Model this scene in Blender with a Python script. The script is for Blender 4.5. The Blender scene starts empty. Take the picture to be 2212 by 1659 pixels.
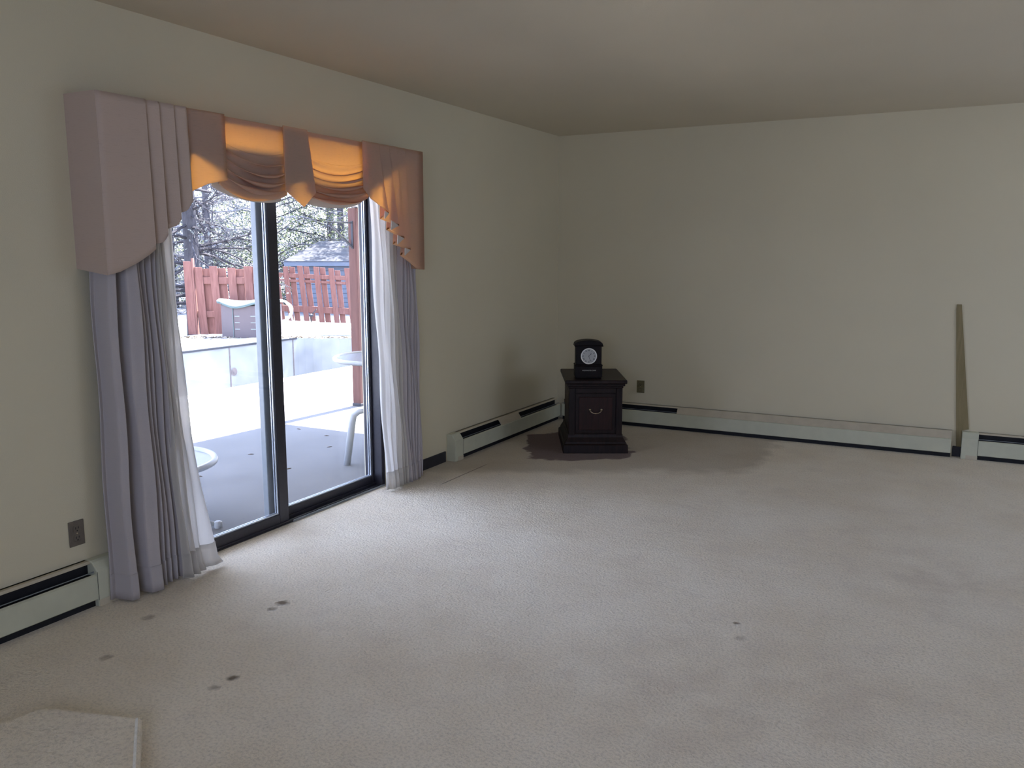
import bpy, math, random
from mathutils import Vector, Matrix, noise as mnoise

S = bpy.context.scene
COL = S.collection
PI = math.pi
def R(d): return math.radians(d)

# ------------------------------------------------------------------ camera, world, sun, exposure
cd = bpy.data.cameras.new('camera'); cam = bpy.data.objects.new('camera', cd); COL.objects.link(cam)
cam.location = (3.1295, -6.7434, 1.4375)
cam.rotation_euler = (R(90 - 8.7076), R(0.023), R(27.993))
cd.sensor_fit = 'HORIZONTAL'; cd.sensor_width = 36.0; cd.lens = 36.0 * 1817.7 / 2212
cd.clip_start = 0.05; cd.clip_end = 400
S.camera = cam

W = bpy.data.worlds.new('overcast_sky'); S.world = W; W.use_nodes = True
bg = W.node_tree.nodes['Background']
bg.inputs['Color'].default_value = (0.74, 0.89, 1.27, 1); bg.inputs['Strength'].default_value = 3.3

sl = bpy.data.lights.new('sun', 'SUN'); sun = bpy.data.objects.new('sun', sl); COL.objects.link(sun)
sl.energy = 30.0; sl.angle = R(0.6); sl.color = (1.0, 0.95, 0.88)
sun.rotation_euler = Vector((-0.03, -0.58, -1.0)).to_track_quat('-Z', 'Y').to_euler()

S.view_settings.view_transform = 'Standard'
try: S.view_settings.look = 'None'
except Exception: pass
S.view_settings.exposure = 1.2; S.view_settings.gamma = 1.0; S.view_settings.use_curve_mapping = False
S.cycles.max_bounces = 12; S.cycles.diffuse_bounces = 8; S.cycles.transparent_max_bounces = 12

RX_ = 5.6
def portal(name, loc, rot, sx, sy):
    l = bpy.data.lights.new(name, 'AREA'); l.shape = 'RECTANGLE'; l.size = sx; l.size_y = sy
    l.cycles.is_portal = True
    o = bpy.data.objects.new(name, l); COL.objects.link(o); o.location = loc; o.rotation_euler = rot
portal('door_daylight_portal', (-0.16, -3.41, 1.0), (0, R(-90), 0), 2.0, 1.7)
portal('side_window_portal', (RX_ - 0.02, -1.8, 1.425), (0, R(90), 0), 1.35, 2.4)  # sky sampling for the added side window
portal('window_daylight_portal', (3.6, -8.62, 1.45), (R(90), 0, R(0)), 2.4, 1.4)  # sky sampling for the added rear window

# added warm fill lamp outside the unseen rear window
al = bpy.data.lights.new('window_daylight', 'AREA'); al.shape = 'RECTANGLE'; al.size = 2.3; al.size_y = 1.3
al.energy = 1.6; al.color = (1.0, 0.88, 0.68)
ao = bpy.data.objects.new('window_daylight', al); COL.objects.link(ao)
ao.location = (3.6, -8.95, 1.5); ao.rotation_euler = (R(90), 0, 0)

# ------------------------------------------------------------------ materials
def lin(c):
    f = lambda v: v / 12.92 if v <= 0.04045 else ((v + 0.055) / 1.055) ** 2.4
    return tuple(f(v / 255.0) for v in c)
class NT:
    def __init__(s, name):
        s.m = bpy.data.materials.new(name); s.m.use_nodes = True
        s.t = s.m.node_tree; s.t.nodes.clear()
        s.out = s.n('ShaderNodeOutputMaterial')
    def n(s, typ, **kw):
        o = s.t.nodes.new(typ)
        for k, v in kw.items(): setattr(o, k, v)
        return o
    def set(s, sock, v):
        if isinstance(v, bpy.types.NodeSocket): s.t.links.new(v, sock)
        elif v is not None:
            if sock.type == 'RGBA' and len(v) == 3: v = (*v, 1)
            sock.default_value = v
    def math(s, op, a, b=None, c=None, clamp=False):
        o = s.n('ShaderNodeMath', operation=op, use_clamp=clamp)
        s.set(o.inputs[0], a)
        if b is not None: s.set(o.inputs[1], b)
        if c is not None: s.set(o.inputs[2], c)
        return o.outputs[0]
    def vmath(s, op, a, b=None):
        o = s.n('ShaderNodeVectorMath', operation=op)
        s.set(o.inputs[0], a)
        if b is not None: s.set(o.inputs[1], b)
        return o.outputs['Value'] if op in ('DISTANCE', 'LENGTH', 'DOT_PRODUCT') else o.outputs[0]
    def coord(s, which='Object'):
        return s.n('ShaderNodeTexCoord').outputs[which]
    def pos(s): return s.n('ShaderNodeNewGeometry').outputs['Position']
    def scale(s, v, sc):
        o = s.n('ShaderNodeMapping'); s.set(o.inputs['Vector'], v); o.inputs['Scale'].default_value = sc
        return o.outputs[0]
    def noise(s, v, scale, detail=2.0, rough=0.5, dist=0.0):
        o = s.n('ShaderNodeTexNoise'); s.set(o.inputs['Vector'], v)
        o.inputs['Scale'].default_value = scale; o.inputs['Detail'].default_value = detail
        o.inputs['Roughness'].default_value = rough; o.inputs['Distortion'].default_value = dist
        return o.outputs[0]
    def ramp(s, f, stops):
        o = s.n('ShaderNodeValToRGB'); s.set(o.inputs[0], f)
        e = o.color_ramp.elements
        while len(e) < len(stops): e.new(0.5)
        for q, (p_, c) in zip(e, stops):
            q.position = p_; q.color = (*c, 1) if len(c) == 3 else c
        return o.outputs[0]
    def remap(s, f, a, b, c=0.0, d=1.0):
        o = s.n('ShaderNodeMapRange'); o.clamp = True; s.set(o.inputs[0], f)
        for i, v in enumerate((a, b, c, d)): o.inputs[i + 1].default_value = v
        return o.outputs[0]
    def mix(s, f, a, b):
        o = s.n('ShaderNodeMix', data_type='RGBA'); s.set(o.inputs[0], f); s.set(o.inputs[6], a); s.set(o.inputs[7], b)
        return o.outputs[2]
    def bump(s, h, strength=0.3, dist=0.01):
        o = s.n('ShaderNodeBump'); o.inputs['Strength'].default_value = strength; o.inputs['Distance'].default_value = dist
        s.set(o.inputs['Height'], h); return o.outputs[0]
    def bsdf(s, col, rough=0.6, spec=0.4, normal=None, metal=0.0, **kw):
        o = s.n('ShaderNodeBsdfPrincipled'); s.set(o.inputs['Base Color'], col); s.set(o.inputs['Roughness'], rough)
        o.inputs['Specular IOR Level'].default_value = spec; o.inputs['Metallic'].default_value = metal
        if normal is not None: s.set(o.inputs['Normal'], normal)
        for k, v in kw.items(): s.set(o.inputs[k], v)
        return o.outputs[0]
    def done(s, shader): s.t.links.new(shader, s.out.inputs[0]); return s.m

def simple(name, col, rough=0.6, spec=0.4, metal=0.0, nscale=40.0, var=0.12, bump=0.0, stretch=(1, 1, 1)):
    t = NT(name); v = t.scale(t.coord(), stretch); f = t.noise(v, nscale, 3)
    a = tuple(c * (1 - var) for c in col); b = tuple(min(1, c * (1 + var)) for c in col)
    c = t.mix(t.remap(f, 0.3, 0.7), a, b)
    nm = t.bump(f, bump, 0.004) if bump else None
    return t.done(t.bsdf(c, rough, spec, nm, metal))

M = {}
def wallpaint(name, col, bs):
    t = NT(name); p = t.pos()
    big = t.noise(p, 0.9, 2); fine = t.noise(p, 260, 2)
    c = t.mix(t.remap(big, 0.3, 0.7), tuple(v * 0.97 for v in col), tuple(v * 1.03 for v in col))
    return t.done(t.bsdf(c, 0.85, 0.2, t.bump(fine, bs, 0.0015)))
M['wall'] = wallpaint('cream_wall_paint', (0.605, 0.548, 0.40), 0.35)
M['ceiling'] = wallpaint('ceiling_paint', (0.615, 0.555, 0.44), 0.5)

def carpet():
    t = NT('beige_carpet_pile'); p = t.pos()
    tuft = t.noise(p, 95, 3, 0.6); mid = t.noise(t.scale(p, (1, 1.6, 1)), 16, 3, 0.6); big = t.noise(p, 1.7, 4, 0.6)
    pk = t.noise(p, 5.0, 3, 0.6)
    base = t.mix(t.remap(big, 0.35, 0.65), (0.745, 0.65, 0.505), (0.825, 0.745, 0.61))
    base = t.mix(t.math('MULTIPLY', t.remap(pk, 0.52, 0.75), 0.35), base, (0.62, 0.53, 0.44))
    base = t.mix(t.math('MULTIPLY', t.remap(tuft, 0.55, 0.3), 0.42), base, (0.38, 0.335, 0.27))
    # furniture dents with the brown backing showing
    wob = t.n('ShaderNodeTexNoise'); t.set(wob.inputs['Vector'], p); wob.inputs['Scale'].default_value = 22
    pw = t.vmath('ADD', p, t.vmath('MULTIPLY', t.vmath('SUBTRACT', wob.outputs['Color'], (0.5, 0.5, 0.5)), (0.035, 0.035, 0)))
    total = None
    for x, y, r, k in [(0.719, -4.245, 0.030, 0.9), (0.721, -4.312, 0.026, 0.55), (1.011, -4.80, 0.026, 0.9), (1.005, -4.882, 0.024, 0.5),
                       (0.335, -4.603, 0.030, 0.45), (0.489, -4.909, 0.026, 0.5), (2.439, -3.551, 0.018, 0.8), (2.482, -3.675, 0.030, 0.35)]:
        d = t.vmath('DISTANCE', pw, (x, y, 0))
        mk = t.math('MULTIPLY', t.remap(d, r, r * 0.35), k)
        total = mk if total is None else t.math('MAXIMUM', total, mk)
    col = t.mix(total, base, (0.13, 0.085, 0.045))
    # broad dirty traffic patches
    for x, y, r in [(2.55, -4.1, 0.75), (3.15, -2.7, 0.6)]:
        d = t.vmath('DISTANCE', t.vmath('ADD', p, t.vmath('MULTIPLY', t.vmath('SUBTRACT', t.n('ShaderNodeTexNoise').outputs['Color'], (0.5,) * 3), (0, 0, 0))), (x, y, 0))
        mk = t.math('MULTIPLY', t.math('MULTIPLY', t.remap(d, r, r * 0.2), t.remap(pk, 0.35, 0.6)), 0.3)
        col = t.mix(mk, col, (0.50, 0.41, 0.32))
    # dark red-brown patch around the end table
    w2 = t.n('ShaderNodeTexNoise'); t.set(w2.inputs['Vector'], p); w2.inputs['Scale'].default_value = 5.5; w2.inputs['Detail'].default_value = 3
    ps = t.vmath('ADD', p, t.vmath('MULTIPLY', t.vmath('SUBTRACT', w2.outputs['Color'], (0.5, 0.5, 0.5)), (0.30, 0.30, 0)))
    # shade band along the back wall, painted into the carpet colour
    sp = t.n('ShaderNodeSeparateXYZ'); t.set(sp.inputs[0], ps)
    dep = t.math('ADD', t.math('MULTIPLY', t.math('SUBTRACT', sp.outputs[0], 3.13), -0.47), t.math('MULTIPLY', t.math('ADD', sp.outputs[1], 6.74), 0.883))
    shade_band = t.math('MULTIPLY', t.remap(dep, 5.42, 5.58), t.remap(sp.outputs[0], 2.02, 1.90))
    col = t.mix(t.math('MULTIPLY', shade_band, 0.45), col, (0.26, 0.205, 0.13))
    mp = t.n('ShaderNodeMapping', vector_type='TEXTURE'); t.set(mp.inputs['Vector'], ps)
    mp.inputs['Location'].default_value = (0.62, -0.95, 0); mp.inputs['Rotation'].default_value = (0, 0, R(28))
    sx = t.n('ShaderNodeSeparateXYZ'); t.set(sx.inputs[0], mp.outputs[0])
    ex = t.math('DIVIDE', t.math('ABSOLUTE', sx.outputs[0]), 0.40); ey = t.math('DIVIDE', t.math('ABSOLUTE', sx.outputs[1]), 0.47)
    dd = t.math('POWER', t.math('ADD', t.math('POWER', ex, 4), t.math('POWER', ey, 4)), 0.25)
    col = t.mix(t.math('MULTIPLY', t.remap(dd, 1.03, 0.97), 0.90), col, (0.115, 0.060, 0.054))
    # seam line beside the far heater
    s2 = t.n('ShaderNodeSeparateXYZ'); t.set(s2.inputs[0], p)
    ln = t.remap(t.math('ABSOLUTE', t.math('SUBTRACT', s2.outputs[0], 0.30)), 0.006, 0.003)
    yy = t.math('MULTIPLY', t.remap(s2.outputs[1], -2.40, -2.34), t.remap(s2.outputs[1], -1.75, -1.85))
    col = t.mix(t.math('MULTIPLY', t.math('MULTIPLY', ln, yy), 0.8), col, (0.16, 0.11, 0.08))
    h = t.math('ADD', t.math('MULTIPLY', tuft, 0.7), t.math('ADD', t.math('MULTIPLY', mid, 0.6), t.math('MULTIPLY', total, -1.6)))
    return t.done(t.bsdf(col, 1.0, 0.05, t.bump(h, 0.8, 0.014), **{'Sheen Weight': 0.15, 'Sheen Roughness': 0.6}))
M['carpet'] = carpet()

def fabric(name, col, trans_col, trans, weave=420, streak=0.25, rough=0.85):
    t = NT(name); p = t.pos()
    n1 = t.noise(t.scale(p, (1, 1, 12)), 30, 3); n2 = t.noise(p, weave, 2)
    f = t.math('MULTIPLY', t.remap(n1, 0.55, 0.8), streak)
    c = t.mix(f, col, tuple(v * 0.6 for v in col))
    nm = t.bump(n2, 0.25, 0.002)
    d = t.bsdf(c, rough, 0.15, nm)
    if trans <= 0: return t.done(d)
    tr = t.n('ShaderNodeBsdfTranslucent'); t.set(tr.inputs[0], t.mix(f, trans_col, tuple(v * 0.55 for v in trans_col)))
    mx = t.n('ShaderNodeMixShader'); mx.inputs[0].default_value = trans
    t.t.links.new(d, mx.inputs[1]); t.t.links.new(tr.outputs[0], mx.inputs[2])
    return t.done(mx.outputs[0])
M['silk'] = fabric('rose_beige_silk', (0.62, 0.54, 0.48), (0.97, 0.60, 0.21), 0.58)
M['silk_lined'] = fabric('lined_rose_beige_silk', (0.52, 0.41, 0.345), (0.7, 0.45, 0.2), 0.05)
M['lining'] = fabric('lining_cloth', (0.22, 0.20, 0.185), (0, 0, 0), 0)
M['hem'] = fabric('pale_lining_hem', (0.70, 0.66, 0.62), (0.6, 0.5, 0.4), 0.3)
M['drape'] = fabric('grey_drape_cloth', (0.43, 0.395, 0.40), (0.35, 0.36, 0.44), 0.03, streak=0.15)
def sheer():
    t = NT('white_sheer_voile'); p = t.pos()
    n1 = t.noise(t.scale(p, (60, 60, 3)), 3, 2)
    c = t.mix(n1, (0.70, 0.68, 0.66), (0.84, 0.82, 0.79))
    d = t.n('ShaderNodeBsdfDiffuse'); t.set(d.inputs[0], c)
    tr = t.n('ShaderNodeBsdfTranslucent'); t.set(tr.inputs[0], (0.85, 0.82, 0.78))
    tp = t.n('ShaderNodeBsdfTransparent')
    m1 = t.n('ShaderNodeMixShader'); m1.inputs[0].default_value = 0.62
    t.t.links.new(d.outputs[0], m1.inputs[1]); t.t.links.new(tr.outputs[0], m1.inputs[2])
    m2 = t.n('ShaderNodeMixShader'); m2.inputs[0].default_value = 0.13
    t.t.links.new(m1.outputs[0], m2.inputs[1]); t.t.links.new(tp.outputs[0], m2.inputs[2])
    return t.done(m2.outputs[0])
M['sheer'] = sheer()
def glass(name, tint):
    t = NT(name)
    tp = t.n('ShaderNodeBsdfTransparent'); tp.inputs[0].default_value = tint
    gl = t.n('ShaderNodeBsdfGlossy'); gl.inputs['Roughness'].default_value = 0.01
    lw = t.n('ShaderNodeLayerWeight'); lw.inputs[0].default_value = 0.5
    fr = t.math('ADD', t.math('MULTIPLY', t.math('POWER', lw.outputs['Facing'], 5.0), 0.6), 0.03)
    mx = t.n('ShaderNodeMixShader'); t.t.links.new(fr, mx.inputs[0])
    t.t.links.new(tp.outputs[0], mx.inputs[1]); t.t.links.new(gl.outputs[0], mx.inputs[2])
    return t.done(mx.outputs[0])
M['glass'] = glass('clear_window_glass', (0.97, 0.98, 1.0, 1))
M['smoked'] = glass('smoked_window_glass', (0.61, 0.605, 0.59, 1))  # tint dims the light from the added side window
M['bronze'] = simple('dark_bronze_aluminium', (0.024, 0.022, 0.030), 0.38, 0.5, 0.0, 60, 0.15)
M['alu'] = simple('grey_aluminium', (0.22, 0.24, 0.255), 0.4, 0.5, 0.2, 30, 0.06)
M['bead'] = simple('bright_glazing_bead', (0.62, 0.66, 0.72), 0.25, 0.6, 0.6, 30, 0.05)
M['heater'] = simple('ivory_enamel', (0.52, 0.52, 0.40), 0.42, 0.45, 0, 12, 0.05)
M['heater_top'] = simple('yellowed_enamel', (0.50, 0.44, 0.33), 0.5, 0.4, 0, 14, 0.08)
M['black'] = simple('black_gap', (0.010, 0.010, 0.013), 0.6, 0.3, 0, 30, 0.2)
M['fin'] = simple('dark_metal_fins', (0.05, 0.05, 0.055), 0.4, 0.5, 0.6, 300, 0.5, 0, (1, 1, 1))
M['cove'] = simple('black_vinyl_base', (0.018, 0.017, 0.024), 0.5, 0.4, 0, 30, 0.15)
M['outlet'] = simple('brown_plastic_plate', (0.135, 0.11, 0.085), 0.45, 0.4, 0, 30, 0.15)
M['outlet_tan'] = simple('tan_plastic_plate', (0.15, 0.125, 0.06), 0.45, 0.4, 0, 60, 0.15)
def wood(name, a, b, sc=6, stretch=(1, 1, 9), rough=0.35, spec=0.45, bump=0.08):
    t = NT(name); v = t.scale(t.coord(), (9 / stretch[0] if stretch[0] > 1 else 9, 9 / stretch[1] if stretch[1] > 1 else 9, 9 / stretch[2] if stretch[2] > 1 else 9))
    f = t.noise(v, sc, 5, 0.6, 0.6)
    c = t.mix(t.remap(f, 0.3, 0.7), a, b)
    return t.done(t.bsdf(c, rough, spec, t.bump(f, bump, 0.003)))
M['cherry'] = wood('dark_cherry_wood', (0.006, 0.003, 0.003), (0.020, 0.009, 0.008), 6, (1, 1, 9), 0.45, 0.22)
M['cherry_red'] = wood('red_cherry_panel', (0.014, 0.006, 0.005), (0.034, 0.012, 0.010), 6, (1, 1, 9), 0.45, 0.22)
M['ebony'] = wood('black_stained_wood', (0.003, 0.002, 0.002), (0.010, 0.005, 0.005), 6, (1, 1, 9), 0.5, 0.15)
M['brass'] = simple('aged_brass', (0.45, 0.36, 0.24), 0.35, 0.5, 0.9, 60, 0.2)
M['silver'] = simple('silver_bezel', (0.85, 0.84, 0.80), 0.3, 0.6, 0.2, 60, 0.05)
M['dial'] = simple('white_dial', (0.40, 0.40, 0.39), 0.5, 0.4, 0, 60, 0.04)
M['ink'] = simple('black_ink', (0.012, 0.012, 0.012), 0.5, 0.3)
M['letter'] = simple('grey_lettering', (0.55, 0.53, 0.48), 0.5, 0.3)
M['tan_board'] = wood('tan_board', (0.20, 0.16, 0.075), (0.26, 0.205, 0.105), 5, (1, 1, 9), 0.6, 0.3)
M['step_edge'] = simple('worn_white_edge', (0.82, 0.80, 0.76), 0.5, 0.4, 0, 90, 0.1)
def concrete(name, a, b, joint=None):
    t = NT(name); p = t.pos()
    f = t.noise(p, 2.2, 5, 0.6); g = t.noise(p, 60, 3); 
    c = t.mix(t.remap(f, 0.35, 0.68), a, b)
    c = t.mix(t.math('MULTIPLY', t.remap(g, 0.62, 0.8), 0.12), c, tuple(v * 0.7 for v in a))
    return t.done(t.bsdf(c, 0.9, 0.2, t.bump(g, 0.06, 0.003)))
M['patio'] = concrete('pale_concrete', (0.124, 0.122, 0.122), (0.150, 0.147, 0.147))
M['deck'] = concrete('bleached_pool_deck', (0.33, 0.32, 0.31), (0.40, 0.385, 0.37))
M['pool'] = simple('pale_blue_pool_liner', (0.235, 0.24, 0.245), 0.5, 0.3, 0, 1.6, 0.2)
M['coping'] = simple('white_pool_coping', (0.55, 0.55, 0.55), 0.5, 0.3, 0, 8, 0.06)
M['seam'] = simple('rust_seam', (0.13, 0.11, 0.11), 0.7, 0.2, 0, 30, 0.2)
M['redwood'] = wood('weathered_red_stain', (0.105, 0.043, 0.036), (0.17, 0.082, 0.068), 3, (1, 1, 7), 0.8, 0.2, 0.3)
M['post'] = wood('red_brown_stained_post', (0.085, 0.04, 0.034), (0.12, 0.058, 0.048), 3, (1, 1, 7), 0.7, 0.2, 0.25)
M['white_paint'] = simple('white_painted_metal', (0.32, 0.325, 0.33), 0.4, 0.4, 0, 20, 0.04)
M['soffit'] = simple('white_soffit', (0.55, 0.55, 0.56), 0.6, 0.3, 0, 8, 0.04)
M['resin'] = simple('taupe_resin', (0.066, 0.051, 0.056), 0.55, 0.35, 0, 20, 0.05)
M['resin_lid'] = simple('grey_green_resin_lid', (0.16, 0.19, 0.185), 0.5, 0.4, 0, 20, 0.05)
M['resin_dark'] = simple('dark_seal', (0.06, 0.09, 0.09), 0.6, 0.3)
def pebbled():
    t = NT('pebbled_glass_top'); p = t.coord()
    f = t.noise(p, 90, 3, 0.7)
    c = t.mix(t.remap(f, 0.4, 0.6), (0.06, 0.065, 0.075), (0.18, 0.185, 0.20))
    return t.done(t.bsdf(c, 0.25, 0.5, t.bump(f, 0.4, 0.004)))
M['tableglass'] = pebbled()
M['frosted'] = simple('frosted_glass_top', (0.22, 0.225, 0.22), 0.35, 0.5, 0, 60, 0.06)
M['iron'] = simple('black_iron', (0.035, 0.037, 0.045), 0.5, 0.4, 0.3)
M['hose'] = simple('white_hose', (0.34, 0.35, 0.36), 0.5, 0.4)
def shingle():
    t = NT('grey_shingles'); p = t.coord()
    w = t.n('ShaderNodeTexWave', wave_type='BANDS', bands_direction='Z'); t.set(w.inputs['Vector'], p)
    w.inputs['Scale'].default_value = 2.6; w.inputs['Distortion'].default_value = 0.25
    f = t.noise(p, 14, 3)
    c = t.mix(t.math('MULTIPLY', w.outputs[0], 0.8), (0.034, 0.035, 0.040), (0.058, 0.060, 0.066))
    c = t.mix(t.math('MULTIPLY', f, 0.3), c, (0.075, 0.075, 0.082))
    return t.done(t.bsdf(c, 0.9, 0.1))
M['shingle'] = shingle()
def siding():
    t = NT('slate_blue_lap_siding'); p = t.coord()
    sx = t.n('ShaderNodeSeparateXYZ'); t.set(sx.inputs[0], p)
    fr = t.math('FRACT', t.math('MULTIPLY', sx.outputs[2], 7.0))
    c = t.mix(t.remap(fr, 0.16, 0.05), (0.085, 0.10, 0.13), (0.02, 0.022, 0.03))
    return t.done(t.bsdf(c, 0.7, 0.2, t.bump(fr, 0.4, 0.02)))
M['siding'] = siding()
M['bark'] = wood('grey_bark', (0.030, 0.029, 0.033), (0.07, 0.066, 0.072), 4, (1, 1, 5), 0.95, 0.1, 0.6)
M['twig'] = simple('grey_twigs', (0.036, 0.034, 0.040), 0.9, 0.1, 0, 5, 0.3)
M['paletwig'] = simple('silvery_twigs', (0.16, 0.155, 0.17), 0.9, 0.1, 0, 5, 0.3)
def leafmat(name, a, b, tr):
    t = NT(name); f = t.noise(t.coord(), 3.5, 3)
    c = t.mix(t.remap(f, 0.35, 0.65), a, b)
    d = t.n('ShaderNodeBsdfDiffuse'); t.set(d.inputs[0], c)
    l = t.n('ShaderNodeBsdfTranslucent'); t.set(l.inputs[0], c)
    mx = t.n('ShaderNodeMixShader'); mx.inputs[0].default_value = tr
    t.t.links.new(d.outputs[0], mx.inputs[1]); t.t.links.new(l.outputs[0], mx.inputs[2])
    return t.done(mx.outputs[0])
M['leaf_light'] = leafmat('spring_green_leaves', (0.10, 0.125, 0.05), (0.17, 0.19, 0.11), 0.4)
M['leaf_grey'] = leafmat('grey_green_leaves', (0.09, 0.10, 0.10), (0.17, 0.18, 0.18), 0.3)
M['leaf_dark'] = leafmat('dark_evergreen_leaves', (0.018, 0.024, 0.03), (0.035, 0.045, 0.05), 0.2)
M['leaf_brown'] = simple('dry_brown_leaf', (0.10, 0.07, 0.05), 0.9, 0.1)
M['litter'] = simple('dry_leaf_litter', (0.26, 0.22, 0.18), 0.95, 0.1, 0, 9, 0.35, 0.4)
def hillmat():
    t = NT('wooded_hillside_litter'); p = t.pos()
    f = t.noise(p, 2.6, 6, 0.75); g = t.noise(p, 0.5, 3)
    c = t.ramp(f, [(0.30, (0.03, 0.035, 0.045)), (0.48, (0.12, 0.125, 0.13)), (0.60, (0.24, 0.24, 0.26)), (0.75, (0.16, 0.18, 0.12))])
    c = t.mix(t.math('MULTIPLY', g, 0.4), c, (0.16, 0.155, 0.155))
    return t.done(t.bsdf(c, 1.0, 0.05))
M['hill'] = hillmat()

# ------------------------------------------------------------------ mesh helpers
class MB:
    def __init__(s): s.v = []; s.f = []
    def add(s, vs, fs, mat=None):
        b = len(s.v)
        s.v += [tuple(mat @ Vector(q)) if mat is not None else tuple(q) for q in vs]
        s.f += [tuple(i + b for i in f) for f in fs]
        return s
    def box(s, lo, hi, mat=None):
        x0, y0, z0 = lo; x1, y1, z1 = hi
        return s.add([(x0, y0, z0), (x1, y0, z0), (x1, y1, z0), (x0, y1, z0), (x0, y0, z1), (x1, y0, z1), (x1, y1, z1), (x0, y1, z1)],
                     [(0, 3, 2, 1), (4, 5, 6, 7), (0, 1, 5, 4), (1, 2, 6, 5), (2, 3, 7, 6), (3, 0, 4, 7)], mat)
    def prism(s, poly, lo, hi, axis='x', mat=None):
        n = len(poly)
        def P(a, b, h): return {'x': (h, a, b), 'y': (a, h, b), 'z': (a, b, h)}[axis]
        vs = [P(a, b, lo) for a, b in poly] + [P(a, b, hi) for a, b in poly]
        fs = [tuple(range(n))[::-1], tuple(range(n, 2 * n))] + [(i, (i + 1) % n, n + (i + 1) % n, n + i) for i in range(n)]
        return s.add(vs, fs, mat)
    def tube(s, pts, r, seg=8, cap=True, mat=None):
        pts = [Vector(q) for q in pts]; n = len(pts)
        rr = r if isinstance(r, (list, tuple)) else [r] * n
        vs = []; fs = []; up = None
        for i, q in enumerate(pts):
            d = (pts[min(i + 1, n - 1)] - pts[max(i - 1, 0)])
            d = d.normalized() if d.length > 1e-9 else Vector((0, 0, 1))
            if up is None: up = Vector((0, 0, 1)) if abs(d.z) < 0.9 else Vector((1, 0, 0))
            a = d.cross(up)
            if a.length < 1e-6: a = d.orthogonal()
            a.normalize(); b = d.cross(a).normalized(); up = -b if False else up
            for k in range(seg):
                t = 2 * PI * k / seg
                vs.append(q + (a * math.cos(t) + b * math.sin(t)) * rr[i])
        for i in range(n - 1):
            for k in range(seg):
                k2 = (k + 1) % seg
                fs.append((i * seg + k, i * seg + k2, (i + 1) * seg + k2, (i + 1) * seg + k))
        if cap: fs += [tuple(range(seg))[::-1], tuple(range((n - 1) * seg, n * seg))]
        return s.add(vs, fs, mat)
    def lathe(s, prof, seg=48, mat=None, cap=True):
        n = len(prof); vs = []; fs = []
        for r, z in prof:
            for k in range(seg):
                t = 2 * PI * k / seg; vs.append((r * math.cos(t), r * math.sin(t), z))
        for i in range(n - 1):
            for k in range(seg):
                k2 = (k + 1) % seg; fs.append((i * seg + k, i * seg + k2, (i + 1) * seg + k2, (i + 1) * seg + k))
        if cap: fs += [tuple(range(seg))[::-1], tuple(range((n - 1) * seg, n * seg))]
        return s.add(vs, fs, mat)
    def grid(s, fn, nu, nv, mat=None, thick=0.0):
        vs = [fn(i / nu, j / nv) for j in range(nv + 1) for i in range(nu + 1)]
        fs = [(j * (nu + 1) + i, j * (nu + 1) + i + 1, (j + 1) * (nu + 1) + i + 1, (j + 1) * (nu + 1) + i) for j in range(nv) for i in range(nu)]
        return s.add(vs, fs, mat)
    def build(s, name, mat, parent=None, bevel=0.0, smooth=False, solid=0.0, segs=2):
        me = bpy.data.meshes.new(name); me.from_pydata(s.v, [], s.f); me.validate(); me.update()
        o = bpy.data.objects.new(name, me); COL.objects.link(o)
        me.materials.append(M[mat] if isinstance(mat, str) else mat)
        if smooth:
            for q in me.polygons: q.use_smooth = True
        if solid:
            md = o.modifiers.new('cloth_thickness', 'SOLIDIFY'); md.thickness = solid; md.offset = 0
        if bevel:
            md = o.modifiers.new('edge_bevel', 'BEVEL'); md.width = bevel; md.segments = segs; md.limit_method = 'ANGLE'; md.angle_limit = R(40)
            if not smooth:
                for q in me.polygons: q.use_smooth = False
        if parent is not None: o.parent = parent
        return o
def crease(o, deg=30):
    for q in o.data.polygons: q.use_smooth = True
    o.data.set_sharp_from_angle(angle=R(deg)); return o
def tag(o, label=None, cat=None, group=None, kind=None):
    for k, v in (('label', label), ('category', cat), ('group', group), ('kind', kind)):
        if v: o[k] = v
    return o
def empty(name, loc=(0, 0, 0), rz=0.0):
    o = bpy.data.objects.new(name, None); COL.objects.link(o); o.location = loc; o.rotation_euler = (0, 0, rz)
    o.empty_display_size = 0.1
    return o
def copy_tree(o, parent=None):
    c = o.copy(); COL.objects.link(c); c.parent = parent
    for ch in list(o.children): copy_tree(ch, c)
    return c
def interp(pts, t):
    if t <= pts[0][0]: return pts[0][1]
    for (a, b), (c, d) in zip(pts, pts[1:]):
        if t <= c: return b if c - a < 1e-9 else b + (d - b) * (t - a) / (c - a)
    return pts[-1][1]
def struct(o, label=None, cat=None):
    return tag(o, label, cat, None, 'structure')

# ------------------------------------------------------------------ room shell
RX, RY, HC = 5.6, -8.6, 2.44
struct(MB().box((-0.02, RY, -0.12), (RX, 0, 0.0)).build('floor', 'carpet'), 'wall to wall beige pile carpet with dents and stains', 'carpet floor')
struct(MB().box((-0.2, RY - 0.2, HC), (RX + 0.2, 0.2, HC + 0.15)).build('ceiling', 'ceiling'), 'plain off white painted ceiling', 'ceiling')
DY0, DY1, DZ = -4.24, -2.560, 2.07
w = MB()
w.box((-0.16, RY - 0.2, -0.12), (0, DY0, HC)); w.box((-0.16, DY1, -0.12), (0, 0.16, HC)); w.box((-0.16, DY0, DZ), (0, DY1, HC))
struct(w.build('wall_left', 'wall'), 'cream painted wall holding the sliding patio door', 'wall')
struct(MB().box((0, 0, -0.12), (RX + 0.16, 0.16, HC)).build('wall_back', 'wall'), 'blank cream wall behind the dark end table', 'wall')
w = MB()
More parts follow.
